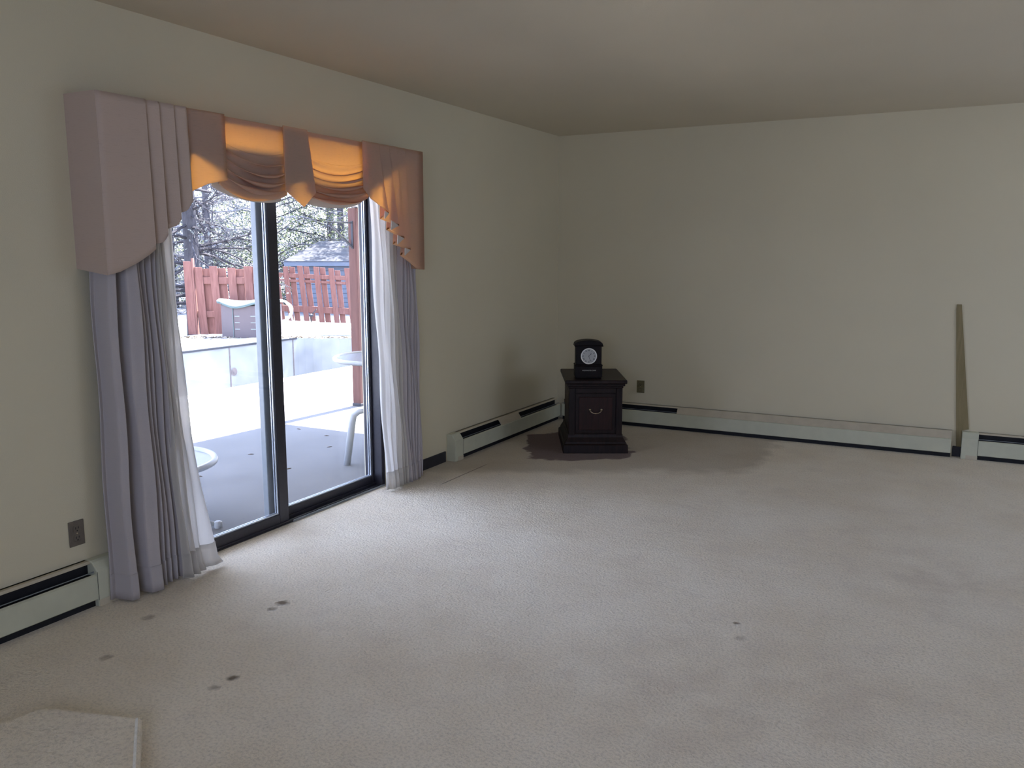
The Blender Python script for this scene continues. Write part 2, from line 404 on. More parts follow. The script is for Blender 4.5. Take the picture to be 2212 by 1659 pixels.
w.box((RX, RY - 0.2, -0.12), (RX + 0.16, -3.0, HC)); w.box((RX, -0.6, -0.12), (RX + 0.16, 0, HC)); w.box((RX, -3.0, -0.12), (RX + 0.16, -0.6, 0.75)); w.box((RX, -3.0, 2.1), (RX + 0.16, -0.6, HC))
struct(w.build('wall_right', 'wall'), 'cream wall on the side away from the patio door', 'wall')
wn = struct(empty('window_2', (RX + 0.08, -1.8, 0.75)), 'white framed window with smoked glass opposite the patio door', 'window')  # added out of view to brighten the right side of the room
f = MB()
for a, b in ((-1.2, -1.15), (-0.02, 0.02), (1.15, 1.2)): f.box((-0.04, a, 0), (0.04, b, 1.35))
for a, b in ((0, 0.05), (1.30, 1.35)): f.box((-0.04, -1.15, a), (0.04, 1.15, b))
f.build('window_frame', 'white_paint', wn)
MB().box((-0.004, -1.15, 0.05), (0.004, -0.02, 1.30)).build('pane', 'smoked', wn)  # panes of the added side window
MB().box((-0.004, 0.02, 0.05), (0.004, 1.15, 1.30)).build('pane', 'smoked', wn)
w = MB()
w.box((0, RY - 0.16, -0.12), (2.4, RY, HC)); w.box((4.8, RY - 0.16, -0.12), (RX, RY, HC)); w.box((2.4, RY - 0.16, -0.12), (4.8, RY, 0.75)); w.box((2.4, RY - 0.16, 2.15), (4.8, RY, HC))
struct(w.build('wall_rear', 'wall'), 'cream wall with a wide window behind the viewer', 'wall')
wn = struct(empty('window_1', (3.6, RY - 0.08, 0.75)), 'wide white framed window in the rear wall', 'window')  # added out of view to let fill light in from behind
f = MB()
for a, b in ((-1.2, -1.14), (1.14, 1.2), (-0.03, 0.03)): f.box((a, -0.04, 0), (b, 0.04, 1.4))
for a, b in ((0, 0.06), (1.34, 1.4)): f.box((-1.14, -0.04, a), (1.14, 0.04, b))
f.build('window_frame', 'white_paint', wn)
MB().box((-1.14, -0.004, 0.06), (-0.03, 0.004, 1.34)).build('pane', 'glass', wn)  # panes of the added rear window
MB().box((0.03, -0.004, 0.06), (1.14, 0.004, 1.34)).build('pane', 'glass', wn)
struct(MB().box((0.0, -2.30, 0.0), (0.012, -1.865, 0.075)).build('baseboard_left', 'cove', None, 0.003), 'short dark base strip between the far curtain and the heater', 'baseboard')
struct(MB().box((3.15, -0.012, 0.0), (3.205, 0.0, 0.075)).build('baseboard_back', 'cove', None, 0.003), 'tiny dark base strip between the two back wall heaters', 'baseboard')

# ------------------------------------------------------------------ sliding patio door
door = struct(empty('door_1', (0, 0, 0)), 'dark bronze sliding glass patio door under the valance', 'sliding door')
f = MB()
f.box((-0.13, DY0, 0.0), (0.0, DY0 + 0.04, DZ)); f.box((-0.13, DY1 - 0.034, 0.0), (0.0, DY1, DZ)); f.box((-0.13, DY0 + 0.04, DZ - 0.05), (0.0, DY1 - 0.034, DZ))
f.build('door_frame', 'bronze', door, 0.003)
t_ = MB(); t_.box((-0.13, DY0 + 0.04, -0.03), (0.0, DY1 - 0.03, 0.006)); t_.box((-0.055, DY0 + 0.04, 0.006), (-0.048, DY1 - 0.03, 0.022)); t_.box((-0.012, DY0 + 0.04, 0.006), (-0.006, DY1 - 0.03, 0.016))
t_.build('sill_track', 'bronze', door, 0.001)
MB().box((0.0, -3.40, 0.0), (0.004, DY1 - 0.01, 0.012)).build('threshold_strip', 'alu', door)
def panel(name, y0, y1, xi, xo, mat_out, lw, rw, bw, ml=None):
    # one glazed leaf, inner face at xi and outer face at xo
    e = MB(); z0, z1 = 0.012, DZ - 0.05
    e.box((xo, y1 - rw, z0), (xi, y1, z1)); e.box((xo, y0 + lw, z0), (xi, y1 - rw, z0 + bw)); e.box((xo, y0 + lw, z1 - bw), (xi, y1 - rw, z1))
    if ml is None: e.box((xo, y0, z0), (xi, y0 + lw, z1))
    pn = e.build(name, mat_out, door, 0.004)
    if ml: MB().box((xo, y0, z0), (xi, y0 + lw, z1)).build('pale_stile', ml, pn, 0.004)
    xm = (xi + xo) / 2
    MB().box((xm - 0.003, y0 + lw - 0.005, z0 + bw - 0.005), (xm + 0.003, y1 - rw + 0.005, z1 - bw + 0.005)).build('glass_pane', 'glass', pn)
    b = MB(); bw2 = 0.008
    for xa in (xm - 0.011, xm + 0.004):
        b.box((xa, y0 + lw, z0 + bw), (xa + 0.007, y0 + lw + bw2, z1 - bw)); b.box((xa, y1 - rw - bw2, z0 + bw), (xa + 0.007, y1 - rw, z1 - bw))
        b.box((xa, y0 + lw + bw2, z0 + bw), (xa + 0.007, y1 - rw - bw2, z0 + bw + bw2))
    b.build('glazing_bead', 'bead', pn, 0.0015)
    return pn
sp = panel('sliding_panel', DY0 + 0.05, -3.412, -0.014, -0.050, 'bronze', 0.07, 0.070, 0.052)
fp = panel('fixed_panel', -3.512, DY1 - 0.0345, -0.062, -0.098, 'bronze', 0.085, 0.014, 0.052, 'alu')
h = MB(); h.box((-0.014, DY0 + 0.07, 0.95), (0.014, DY0 + 0.10, 1.15)); h.build('pull_handle', 'bronze', sp, 0.006)

# ------------------------------------------------------------------ curtain rod, drapes and sheers
def curtain(name, mat, yt, yb, xbase, zt, zb, knots, solid, label, cat, group, xflare=0.0, ampt=0.55, edge=None, hemz=0.11):
    # folds: knots of (u, offset towards the room)
    def fn(u, v):
        z = zt + (zb - zt) * v
        if edge: y1 = interp(edge, z)
        else: y1 = yt[1] + (yb[1] - yt[1]) * (v ** 1.3)
        y0 = yt[0] + (yb[0] - yt[0]) * (v ** 1.3)
        k = max(0.0, min(1.0, (u - 0.0)))
        off = fold(knots, k) * (ampt + (1 - ampt) * v)
        wob = 0.006 * math.sin(9 * z + 7 * u) + 0.004 * math.sin(21 * u + 3 * z)
        return (xbase + off + xflare * v * v + wob, y0 + (y1 - y0) * u, z)
    o = MB().grid(fn, 150, 44).build(name, mat, None, 0, True, solid)
    tag(o, label, cat, group)
    h = MB().grid(lambda u, v: tuple(a + b for a, b in zip(fn(u, 1 - v * hemz / (zt - zb) if True else 0), (0.0035, 0, 0))), 150, 3).build('hem', mat, o, 0, True, solid)
    return o
def fold(k, u):
    for (a, b), (c, d) in zip(k, k[1:]):
        if a <= u <= c:
            s = (u - a) / (c - a) if c > a else 0; s = s * s * (3 - 2 * s)
            return b + (d - b) * s
    return k[-1][1] if u > k[-1][0] else k[0][1]
curtain('drape', 'drape', (-4.545, -4.245), (-4.58, -4.205), 0.085, 2.0, 0.012,
        [(0, -0.03), (0.06, -0.035), (0.11, 0.052), (0.19, 0.058), (0.235, -0.045), (0.32, -0.04), (0.37, 0.055), (0.50, 0.075), (0.545, -0.01), (0.60, 0.05), (0.645, -0.02),
         (0.70, 0.035), (0.735, -0.02), (0.79, 0.035), (0.83, -0.02), (0.88, 0.03), (0.92, -0.02), (0.96, 0.02), (1, 0.0)],
        0.003, 'grey floor length drape hanging beside the near outlet', 'drape', None, 0.02)
curtain('sheer_curtain', 'sheer', (-4.27, -4.135), (-4.27, -4.02), 0.075, 2.0, 0.015,
        [(0, 0), (0.12, 0.03), (0.2, 0.0), (0.3, 0.028), (0.38, -0.005), (0.5, 0.02), (0.62, -0.01), (0.8, 0.012), (1, -0.008)],
        0.0015, 'gathered white sheer between the near grey drape and the glass', 'sheer curtain', None, 0.075,
        edge=[(0.0, -4.02), (0.04, -4.065), (0.27, -4.09), (0.65, -4.135), (1.03, -4.145), (1.52, -4.158), (2.0, -4.16)])
curtain('sheer_curtain', 'sheer', (-2.735, -2.49), (-2.68, -2.46), 0.065, 2.0, 0.012,
        [(0, 0.0), (0.1, -0.005), (0.16, 0.022), (0.25, 0.028), (0.3, -0.012), (0.36, 0.02), (0.46, 0.03), (0.51, -0.015), (0.56, 0.02), (0.64, 0.03), (0.69, -0.015), (0.76, 0.03), (0.82, -0.01), (0.9, 0.025), (1, 0.0)],
        0.0015, 'white sheer in even folds at the fixed glass panel', 'sheer curtain', None, 0.03)
curtain('drape', 'drape', (-2.50, -2.285), (-2.47, -2.265), 0.075, 2.0, 0.012,
        [(0, 0.0), (0.10, 0.035), (0.16, -0.02), (0.24, 0.035), (0.30, -0.02), (0.38, 0.035), (0.44, -0.02), (0.52, 0.035), (0.58, -0.025), (0.66, 0.03), (0.72, -0.03), (0.84, 0.02), (1, -0.05)],
        0.003, 'narrow grey drape beside the short dark base strip', 'drape', None, 0.01)

# ------------------------------------------------------------------ swagged valance
val = empty('window_valance', (0, -3.46, 2.0))
tag(val, 'rose beige swagged valance with cascades over the patio door', 'valance')
VO = Matrix.Translation((0, 3.46, -2.0))
XF = 0.185; ZT = 2.056
MB().box((0.0, -4.55, 2.025), (XF - 0.03, -2.37, 2.045), VO).build('mounting_board', 'silk', val)
MB().tube([(0.10, -4.53, 2.0), (0.10, -2.40, 2.0)], 0.008, 10, True, VO).build('traverse_rod', 'white_paint', val)
for y in (-4.5, -3.45, -2.43): MB().box((0.0, y - 0.01, 1.985), (0.10, y + 0.01, 2.012), VO).build('rod_bracket', 'white_paint', val, 0.002)
# near cascade
prof = [(-4.565, 1.36), (-4.505, 1.373), (-4.417, 1.411), (-4.352, 1.452), (-4.342, 1.463), (-4.290, 1.490), (-4.277, 1.522), (-4.215, 1.562), (-4.204, 1.590), (-4.157, 1.624), (-4.138, 1.665), (-4.115, 1.695),
        (-4.088, 1.717), (-4.022, 1.75), (-3.925, 1.770)]
def stepz(y, pl, side):
    # hem height, stepping up at every pleat line
    return interp(prof, y)
pleats = [-4.342, -4.277, -4.204, -4.138]
ys = []
segs = [-4.56] + pleats + [-3.925]
for a, b in zip(segs, segs[1:]):
    for i in range(9): ys.append((a + (b - a) * i / 8, a, b))
cols = []
for y, a, b in ys:
    s = (y - a) / (b - a)
    first = a < -4.5; last = b > -4.0
    d = 0.0
    if not first: d -= 0.050 * (1 - s) ** 2.4
    if not last: d += 0.012 * s ** 3
    cols.append((XF, y, interp(prof, y) + (0.012 * (1 - s) if not first and not last else 0), d))
NV = 24
def cloth_columns(cs):
    n = len(cs); vs = []; fs = []
    for j in range(NV + 1):
        v = j / NV
        for x, y, zb, d in cs: vs.append((x + d * (0.35 + 0.9 * v), y, ZT - (ZT - zb) * v))
    for j in range(NV):
        for i in range(n - 1): fs.append((j * n + i, j * n + i + 1, (j + 1) * n + i + 1, (j + 1) * n + i))
    return MB().add(vs, fs, VO)
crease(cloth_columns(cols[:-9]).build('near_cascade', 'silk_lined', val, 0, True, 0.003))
crease(cloth_columns(cols[-10:]).build('cascade_tail', 'silk', val, 0, True, 0.003))
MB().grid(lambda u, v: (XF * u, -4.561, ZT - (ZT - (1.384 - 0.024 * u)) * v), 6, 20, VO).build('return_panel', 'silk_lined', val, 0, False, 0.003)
# lining of the near cascade, cut off below a slanting edge
lp = [(-4.55, 1.40), (-4.42, 1.43), (-4.30, 1.50), (-4.20, 1.59), (-4.13, 1.66), (-4.108, 1.70), (-4.10, 1.862), (-4.085, 1.868), (-3.93, 1.785)]
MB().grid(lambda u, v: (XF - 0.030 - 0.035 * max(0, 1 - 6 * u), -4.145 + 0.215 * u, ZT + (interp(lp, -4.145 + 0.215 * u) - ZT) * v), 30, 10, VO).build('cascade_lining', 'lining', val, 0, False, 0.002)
# swags
def swag(name, y0, y1, ztop, zside0, zside1, sag, nf, seed, vstart, lining=None):
    rnd = random.Random(seed)
    def bot(u):
        base = zside0 + (zside1 - zside0) * u
        return base - sag * (4 * u * (1 - u)) ** 0.75
    ph = [rnd.uniform(-0.25, 0.25) for _ in range(8)]
    def fn(u, v):
        z = ztop - (ztop - bot(u)) * v
        # keep the top flat and the folds sagging
        z -= 0.030 * (4 * u * (1 - u)) * math.sin(PI * min(1, v)) 
        x = XF - 0.022
        if v > vstart:
            q0 = (v - vstart) / (1 - vstart)
            q = q0 * nf + 0.30 * math.sin(2.6 * u + seed + 3 * q0) + 0.22 * (u - 0.5) * math.sin(3 * q0 + seed)
            am = min(1, q0 * 4) * (0.55 + 0.45 * math.sin(PI * u)) * (0.75 + 0.35 * math.sin(5.1 * u + 4 * q0 + seed * 2))
            x += 0.022 * am * math.cos(2 * PI * q) + 0.004
            z += 0.0175 * am * math.sin(2 * PI * q)
        if v > 0.96: x -= 0.03 * (v - 0.96) / 0.04
        return (x, y0 + (y1 - y0) * u, z)
    MB().grid(fn, 40, 190, VO).build(name, 'silk', val, 0, True, 0.002)
    MB().grid(lambda u, v: (XF - 0.075, y0 - 0.01 + (y1 - y0 + 0.02) * u, bot(u) + 0.10 - (0.118) * v), 30, 6, VO).build('swag_hem', 'hem', val, 0, True, 0.002)
    if lining:
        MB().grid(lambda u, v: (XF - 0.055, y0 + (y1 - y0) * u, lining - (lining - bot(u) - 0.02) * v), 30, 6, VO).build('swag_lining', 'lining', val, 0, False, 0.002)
swag('swag', -3.940, -3.520, ZT - 0.004, 1.765, 1.725, 0.035, 5, 1, 0.36, 1.915)
swag('swag', -3.42, -2.875, ZT - 0.004, 1.752, 1.752, 0.048, 5, 4, 0.34)
# centre jabot
m = MB(); m.prism([(-3.556, ZT), (-3.386, ZT), (-3.336, 1.752), (-3.427, 1.677), (-3.554, 1.748)], XF - 0.004, XF + 0.004, 'x', VO)
m.build('centre_jabot', 'silk', val, 0.002)
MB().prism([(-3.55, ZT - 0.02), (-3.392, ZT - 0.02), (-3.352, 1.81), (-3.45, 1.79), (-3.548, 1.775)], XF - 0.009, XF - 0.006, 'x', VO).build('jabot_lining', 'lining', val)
# far cascade: sawtooth hem
far = [(-2.945, 1.80, 0.0), (-2.88, 1.748, 0.0), (-2.80, 1.712, 0.004), (-2.735, 1.674, 0.010), (-2.757, 1.655, -0.004), (-2.775, 1.642, -0.012), (-2.70, 1.622, 0.0), (-2.64, 1.608, 0.012), (-2.68, 1.595, -0.004), (-2.718, 1.582, -0.012),
       (-2.65, 1.555, 0.0), (-2.59, 1.536, 0.012), (-2.625, 1.518, -0.004), (-2.657, 1.50, -0.012), (-2.59, 1.482, 0.0), (-2.527, 1.469, 0.012), (-2.556, 1.452, -0.004), (-2.585, 1.436, -0.012), (-2.52, 1.395, 0.0), (-2.457, 1.357, 0.006), (-2.36, 1.349, 0.0)]
N2 = len(far); vs = []; fs = []
tops = [-2.945, -2.90, -2.85, -2.80, -2.792, -2.785, -2.75, -2.705, -2.697, -2.69, -2.66, -2.625, -2.617, -2.61, -2.58, -2.55, -2.542, -2.535, -2.49, -2.43, -2.36]
for j in range(31):
    v = j / 30
    for (yb, zb, xo), yt in zip(far, tops):
        # each pleat runs from its gathered top to its corner on the hem
        y = yt + (yb - yt) * v ** 1.4
        vs.append((XF + xo * (0.25 + 1.3 * v), y, ZT + (zb - ZT) * v))
for k in range(1, 5):
    pass
for j in range(30):
    for i in range(N2 - 1): fs.append((j * N2 + i, j * N2 + i + 1, (j + 1) * N2 + i + 1, (j + 1) * N2 + i))
b0 = len(vs)
for j in range(31):
    v = j / 30
    for k in range(5):
        vs.append((XF * (1 - k / 4), -2.36 + 0.002, ZT + (1.349 + 0.01 * k / 4 - ZT) * v))
for j in range(30):
    for k in range(4): fs.append((b0 + j * 5 + k, b0 + j * 5 + k + 1, b0 + (j + 1) * 5 + k + 1, b0 + (j + 1) * 5 + k))
crease(MB().add(vs, fs, VO).build('far_cascade', 'silk', val, 0, False, 0.003), 25)
for (ya, za), (yi, zi), up in (((-2.735, 1.674), (-2.777, 1.641), 0.045), ((-2.640, 1.608), (-2.719, 1.581), 0.055), ((-2.590, 1.536), (-2.659, 1.499), 0.055), ((-2.527, 1.469), (-2.587, 1.435), 0.045)):
    MB().prism([(ya, za), (yi, zi), (yi + 0.004, zi + up)], XF + 0.014, XF + 0.017, 'x', VO).build('pleat_facing', 'hem', val)
lp2 = [(-2.94, 1.79), (-2.86, 1.775), (-2.74, 1.86), (-2.616, 1.94), (-2.50, 1.99), (-2.37, 2.0)]
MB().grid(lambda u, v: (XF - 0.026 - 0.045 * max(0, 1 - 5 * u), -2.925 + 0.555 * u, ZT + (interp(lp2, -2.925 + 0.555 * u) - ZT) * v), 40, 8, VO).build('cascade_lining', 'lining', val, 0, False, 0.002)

# ------------------------------------------------------------------ baseboard heaters
def heater(loc, rz, L, label, closed=(), capA=True, capB=False, capL=0.105):
    # local: x along the wall, y out of the wall (towards -y), z up; wall at y = 0
    e = empty('baseboard_heater', loc, rz); tag(e, label, 'baseboard heater', 'baseboard heaters along the walls')
    D, H = 0.072, 0.19
    a = capL if capA else 0.0; b = L - (capL if capB else 0.0)
    MB().box((a, -0.012, 0.0), (b, 0, H)).build('back_plate', 'heater', e)
    top = MB(); top.prism([(0, H - 0.008), (0, H), (-0.030, H), (-0.037, H - 0.010), (-0.032, H - 0.012), (-0.026, H - 0.008)], a, b, 'x'); top.build('top_hood', 'heater_top', e)
    fr = MB(); fr.prism([(-D + 0.004, 0.032), (-D, 0.036), (-D, 0.134), (-D + 0.010, 0.140), (-D + 0.012, 0.137), (-D + 0.004, 0.132)], a, b, 'x'); fr.build('front_panel', 'heater', e)
    MB().box((a, -D + 0.008, 0.03), (b, -0.0125, 0.130)).box((a, -0.016, 0.13), (b, -0.0125, 0.178)).build('heating_element', 'black', e)
    MB().box((a, -D + 0.016, 0.146), (b, -D + 0.020, 0.149)).build('damper_rod', 'alu', e)
    MB().box((a, -D + 0.022, 0.0), (b, -D + 0.028, 0.03)).build('toe_strip', 'black', e)
    for c0, c1 in closed:
        MB().prism([(-D + 0.008, 0.137), (-D + 0.005, 0.140), (-0.036, 0.184), (-0.033, 0.180)], c0, c1, 'x').build('damper_flap', 'heater_top', e)
    for on, x0, x1 in ((capA, 0.0, capL), (capB, L - capL, L)):
        if on:
            c = MB(); c.prism([(0, 0.0), (0, H + 0.002), (-0.036, H + 0.002), (-0.048, H - 0.004), (-D - 0.003, 0.150), (-D - 0.003, 0.0)], x0, x1, 'x')
            cp = c.build('end_cap', 'heater', e, 0.004)
            side = x0 if on is capA and x0 == 0.0 else x1
            MB().box((x0 + 0.002 + (0.03 if x0 == 0 else 0), -D - 0.0045, 0.001), (x1 - 0.002 - (0 if x0 == 0 else 0.03), -D - 0.003, 0.030)).build('toe_cover', 'heater_top', cp)
            MB().box((x1 - 0.0015 if x0 == 0 else x0, -D - 0.0036, 0.03), (x1 if x0 == 0 else x0 + 0.0015, -D - 0.0028, 0.15)).build('joint', 'black', cp)
    return e
# local +x runs along the wall, the wall behind at y = 0; rz 90 turns local -y to world +x
heater((0, -8.0, 0), R(90), 3.53, 'long ivory baseboard heater under the brown outlet', capA=False, capB=True, capL=0.16)
heater((0, -1.84, 0), R(90), 1.76, 'ivory baseboard heater from the short dark base strip to the corner', closed=((0.69, 1.02),), capA=True)
heater((0.08, 0, 0), 0.0, 3.06, 'ivory baseboard heater passing behind the dark end table', closed=((1.04, 3.06),), capA=False)
heater((3.205, 0, 0), 0.0, 2.3, 'ivory baseboard heater starting beside the upright tan board', capA=True)

# ------------------------------------------------------------------ leftover wall shadow, shaped and coloured as a thin tan strip
o = MB().prism([(3.178, 0.0), (3.202, 0.0), (3.203, 0.195), (3.245, 0.205), (3.138, 1.093), (3.107, 1.093), (3.105, 1.06)], -0.010, -0.0005, 'y').build('wooden_strip', 'tan_board', None, 0.001)
tag(o, 'thin tan strip of board widening downward against the back wall', 'board')

# ------------------------------------------------------------------ carpeted step in the near corner
e = empty('carpeted_step', (0, 0, 0)); tag(e, 'low beige carpet covered step corner on the floor nearest the viewer', 'step')
poly = [(1.02, -5.175), (1.245, -5.362), (1.55, -5.62), (1.20, -6.05), (0.35, -6.2), (0.40, -5.62), (0.66, -5.425), (0.685, -5.325), (0.70, -5.285), (0.735, -5.265)]
MB().prism(poly, 0.001, 0.048, 'z').build('carpet_top', 'carpet', e, 0.008, False, 0, 3)
ed = MB(); ed.tube([(1.012, -5.186, 0.0475), (1.12, -5.276, 0.048), (1.237, -5.372, 0.0475), (1.54, -5.625, 0.0475)], 0.0042, 6); ed.build('worn_edge', 'step_edge', e)

# ------------------------------------------------------------------ outlets
def outlet(name, loc, rz, mat, label):
    e = empty(name, loc, rz); tag(e, label, 'wall outlet')
    MB().box((-0.034, -0.006, -0.053), (0.034, 0, 0.053)).build('cover_plate', mat, e, 0.003)
    for s in (-0.0195, 0.0195):
        r_ = MB(); r_.prism([(-0.0165, s - 0.010), (-0.010, s - 0.0145), (0.010, s - 0.0145), (0.0165, s - 0.010), (0.0165, s + 0.010), (0.010, s + 0.0145), (-0.010, s + 0.0145), (-0.0165, s + 0.010)], -0.0085, -0.005, 'y')
        rc = r_.build('receptacle', mat, e, 0.001)
        sl_ = MB(); sl_.box((-0.0075, -0.0092, s - 0.001), (-0.005, -0.008, s + 0.008)); sl_.box((0.005, -0.0092, s), (0.0075, -0.008, s + 0.008)); sl_.box((-0.0025, -0.0092, s - 0.010), (0.0025, -0.008, s - 0.0055))
        sl_.build('slot', 'ink', rc)
    for z in (0.0, ): MB().tube([(0, -0.0075, z), (0, -0.005, z)], 0.003, 10).build('screw', 'brass', e)
    return e
outlet('wall_outlet', (0, -4.657, 0.314), R(90), 'outlet', 'brown outlet plate on the wall above the long heater')
bo = outlet('wall_outlet', (0.782, 0, 0.334), 0, 'outlet_tan', 'dim tan outlet on the back wall beside the dark end table')
MB().box((-0.018, -0.030, -0.045), (0.030, -0.0095, 0.0)).build('plug_adapter', 'outlet_tan', bo, 0.004)

# ------------------------------------------------------------------ end table
et = empty('end_table', (0.845, -1.142, 0), R(28)); tag(et, 'dark cherry end table with one drawer front in the corner', 'end table')
# local: x right, y into the corner, front face at y = 0 for the plinth
MB().box((-0.225, 0.012, 0.512), (0.225, 0.655, 0.540)).build('table_top', 'cherry', et, 0.006)
tm = MB(); tm.box((-0.212, 0.026, 0.494), (0.212, 0.643, 0.512)); tm.box((-0.200, 0.038, 0.478), (0.200, 0.632, 0.494)); tm.build('top_moulding', 'cherry', et, 0.005)
bd = MB(); bd.box((-0.19, 0.055, 0.10), (0.19, 0.62, 0.478)); bd.build('body', 'cherry', et, 0.003)
for s in (-1, 1):
    MB().box((s * 0.1725 - 0.0225, 0.043, 0.10), (s * 0.1725 + 0.0225, 0.062, 0.478)).build('corner_stile', 'cherry', et, 0.004)
MB().box((-0.15, 0.047, 0.440), (0.15, 0.062, 0.478)).build('top_rail', 'cherry', et, 0.003)
dr = MB(); dr.box((-0.146, 0.047, 0.142), (0.146, 0.060, 0.436)); dr = dr.build('drawer_front', 'cherry', et, 0.003)
MB().box((-0.122, 0.041, 0.166), (0.122, 0.049, 0.412)).build('raised_panel', 'cherry_red', dr, 0.006)
hd = MB(); hd.tube([(-0.042, 0.036, 0.318), (-0.036, 0.026, 0.306), (-0.020, 0.022, 0.296), (0, 0.021, 0.293), (0.020, 0.022, 0.296), (0.036, 0.026, 0.306), (0.042, 0.036, 0.318)], 0.0035, 8)
for s in (-1, 1): hd.tube([(s * 0.042, 0.043, 0.319), (s * 0.042, 0.032, 0.319)], 0.008, 10)
hd.build('bail_handle', 'brass', dr, 0, True)
MB().box((-0.15, 0.047, 0.10), (0.15, 0.062, 0.138)).build('bottom_rail', 'cherry', et, 0.003)
for s in (-1, 1):
    MB().box((min(s * 0.186, s * 0.194), 0.11, 0.15), (max(s * 0.186, s * 0.194), 0.56, 0.43)).build('side_panel', 'cherry_red', et, 0.003)
pl = MB(); pp = [(0.200, 0.145), (0.205, 0.115), (0.222, 0.085), (0.228, 0.070), (0.232, 0.062), (0.238, 0.0)]
lv = [(0.200, 0.045, 0.632, 0.135), (0.204, 0.040, 0.636, 0.112), (0.222, 0.022, 0.652, 0.080), (0.224, 0.018, 0.655, 0.066), (0.236, 0.004, 0.664, 0.060), (0.238, 0.0, 0.666, 0.0)]
vs = []; fs = []
for hx, ya, yb, z in lv: vs += [(-hx, ya, z), (hx, ya, z), (hx, yb, z), (-hx, yb, z)]
for i in range(len(lv) - 1):
    for k in range(4): fs.append((i * 4 + k, (i + 1) * 4 + k, (i + 1) * 4 + (k + 1) % 4, i * 4 + (k + 1) % 4))
fs += [(0, 1, 2, 3), tuple(range((len(lv) - 1) * 4, len(lv) * 4))[::-1]]
pl.add(vs, fs).build('flared_plinth', 'cherry', et, 0.003)

# ------------------------------------------------------------------ mantel clock
ck = empty('mantel_clock', (0.753, -1.075, 0.5405), R(28)); tag(ck, 'black arched mantel clock with round white dial on the end table', 'clock')
ck_b = MB(); ck_b.box((-0.094, 0.0, 0), (0.094, 0.12, 0.024)); ck_b.box((-0.100, -0.005, 0.010), (0.100, 0.125, 0.092)); ck_b = ck_b.build('clock_base', 'ebony', ck, 0.004)
MB().box((-0.102, -0.008, 0.092), (0.102, 0.128, 0.101)).build('base_moulding', 'ebony', ck, 0.003)
MB().box((-0.094, 0.0, 0.101), (0.094, 0.12, 0.238)).build('case', 'ebony', ck, 0.003)
MB().box((-0.105, -0.010, 0.236), (0.105, 0.130, 0.246)).build('cornice', 'ebony', ck, 0.003)
arc = [(0.102 * math.cos(PI * i / 20), 0.252 + 0.030 * math.sin(PI * i / 20)) for i in range(21)]
MB().prism([(0.102, 0.246)] + arc + [(-0.102, 0.246)], -0.006, 0.126, 'y').build('arched_top', 'ebony', ck, 0.002)
DC = Matrix.Translation((0, -0.002, 0.166)) @ Matrix.Rotation(R(90), 4, 'X')
MB().lathe([(0.058, -0.002), (0.0595, 0.003), (0.057, 0.0075), (0.053, 0.007), (0.052, 0.0035)], 56, DC, False).build('bezel', 'silver', ck, 0, True)
dl = MB().lathe([(0.0545, -0.001), (0.0545, 0.0025), (0.0001, 0.0028)], 56, DC, False).build('dial', 'dial', ck)
nm = MB()
def stroke(x0, y0, x1, y1, w, ang):
    d = Vector((x1 - x0, y1 - y0, 0)); L = d.length; a = math.atan2(d.y, d.x)
    nm.box((0, -w / 2, 0.0027), (L, w / 2, 0.0034), DC @ Matrix.Rotation(ang, 4, 'Z') @ Matrix.Translation((x0, y0, 0)) @ Matrix.Rotation(a, 4, 'Z'))
ROM = ['XII', 'I', 'II', 'III', 'IIII', 'V', 'VI', 'VII', 'VIII', 'IX', 'X', 'XI']
for i, s in enumerate(ROM):
    ang = -2 * PI * i / 12; wd = {'I': 0.0032, 'V': 0.0060, 'X': 0.0062}
    tot = sum(wd[c] for c in s); x = -tot / 2
    for c in s:
        x0, x1 = x + 0.0006, x + wd[c] - 0.0006; a, b = 0.0375, 0.0480
        if c == 'I': stroke((x0 + x1) / 2, a, (x0 + x1) / 2, b, 0.0016, ang)
        if c == 'V': stroke((x0 + x1) / 2, a, x0, b, 0.0016, ang); stroke((x0 + x1) / 2, a, x1, b, 0.0008, ang)
        if c == 'X': stroke(x0, b, x1, a, 0.0016, ang); stroke(x0, a, x1, b, 0.0008, ang)
        x += wd[c]
nm.build('numerals', 'ink', dl)
def hand(name, ang, L, w):
    m = MB(); m.prism([(-0.008, -w * 0.3), (L * 0.6, -w * 0.5), (L * 0.75, -w), (L, 0), (L * 0.75, w), (L * 0.6, w * 0.5), (-0.008, w * 0.3)], 0.0042, 0.0050, 'z', DC @ Matrix.Rotation(ang, 4, 'Z'))
    m.build(name, 'ink', dl)
hand('hour_hand', R(90 - 43), 0.028, 0.0026)
hand('minute_hand', R(90 - 162), 0.043, 0.0022)
fc = bpy.data.curves.new('lettering', 'FONT'); fc.body = 'WESTMINSTER CHIME'; fc.size = 0.0105; fc.align_x = 'CENTER'; fc.align_y = 'CENTER'; fc.extrude = 0.0003
fc.materials.append(M['letter'])
tmp = bpy.data.objects.new('lettering_curve', fc); COL.objects.link(tmp); bpy.context.view_layer.update()
lm_ = bpy.data.meshes.new_from_object(tmp.evaluated_get(bpy.context.evaluated_depsgraph_get())); bpy.data.objects.remove(tmp)
fo = bpy.data.objects.new('lettering', lm_); COL.objects.link(fo); fo.parent = ck; fo.location = (0.003, -0.0056, 0.060); fo.rotation_euler = (R(90), 0, 0)

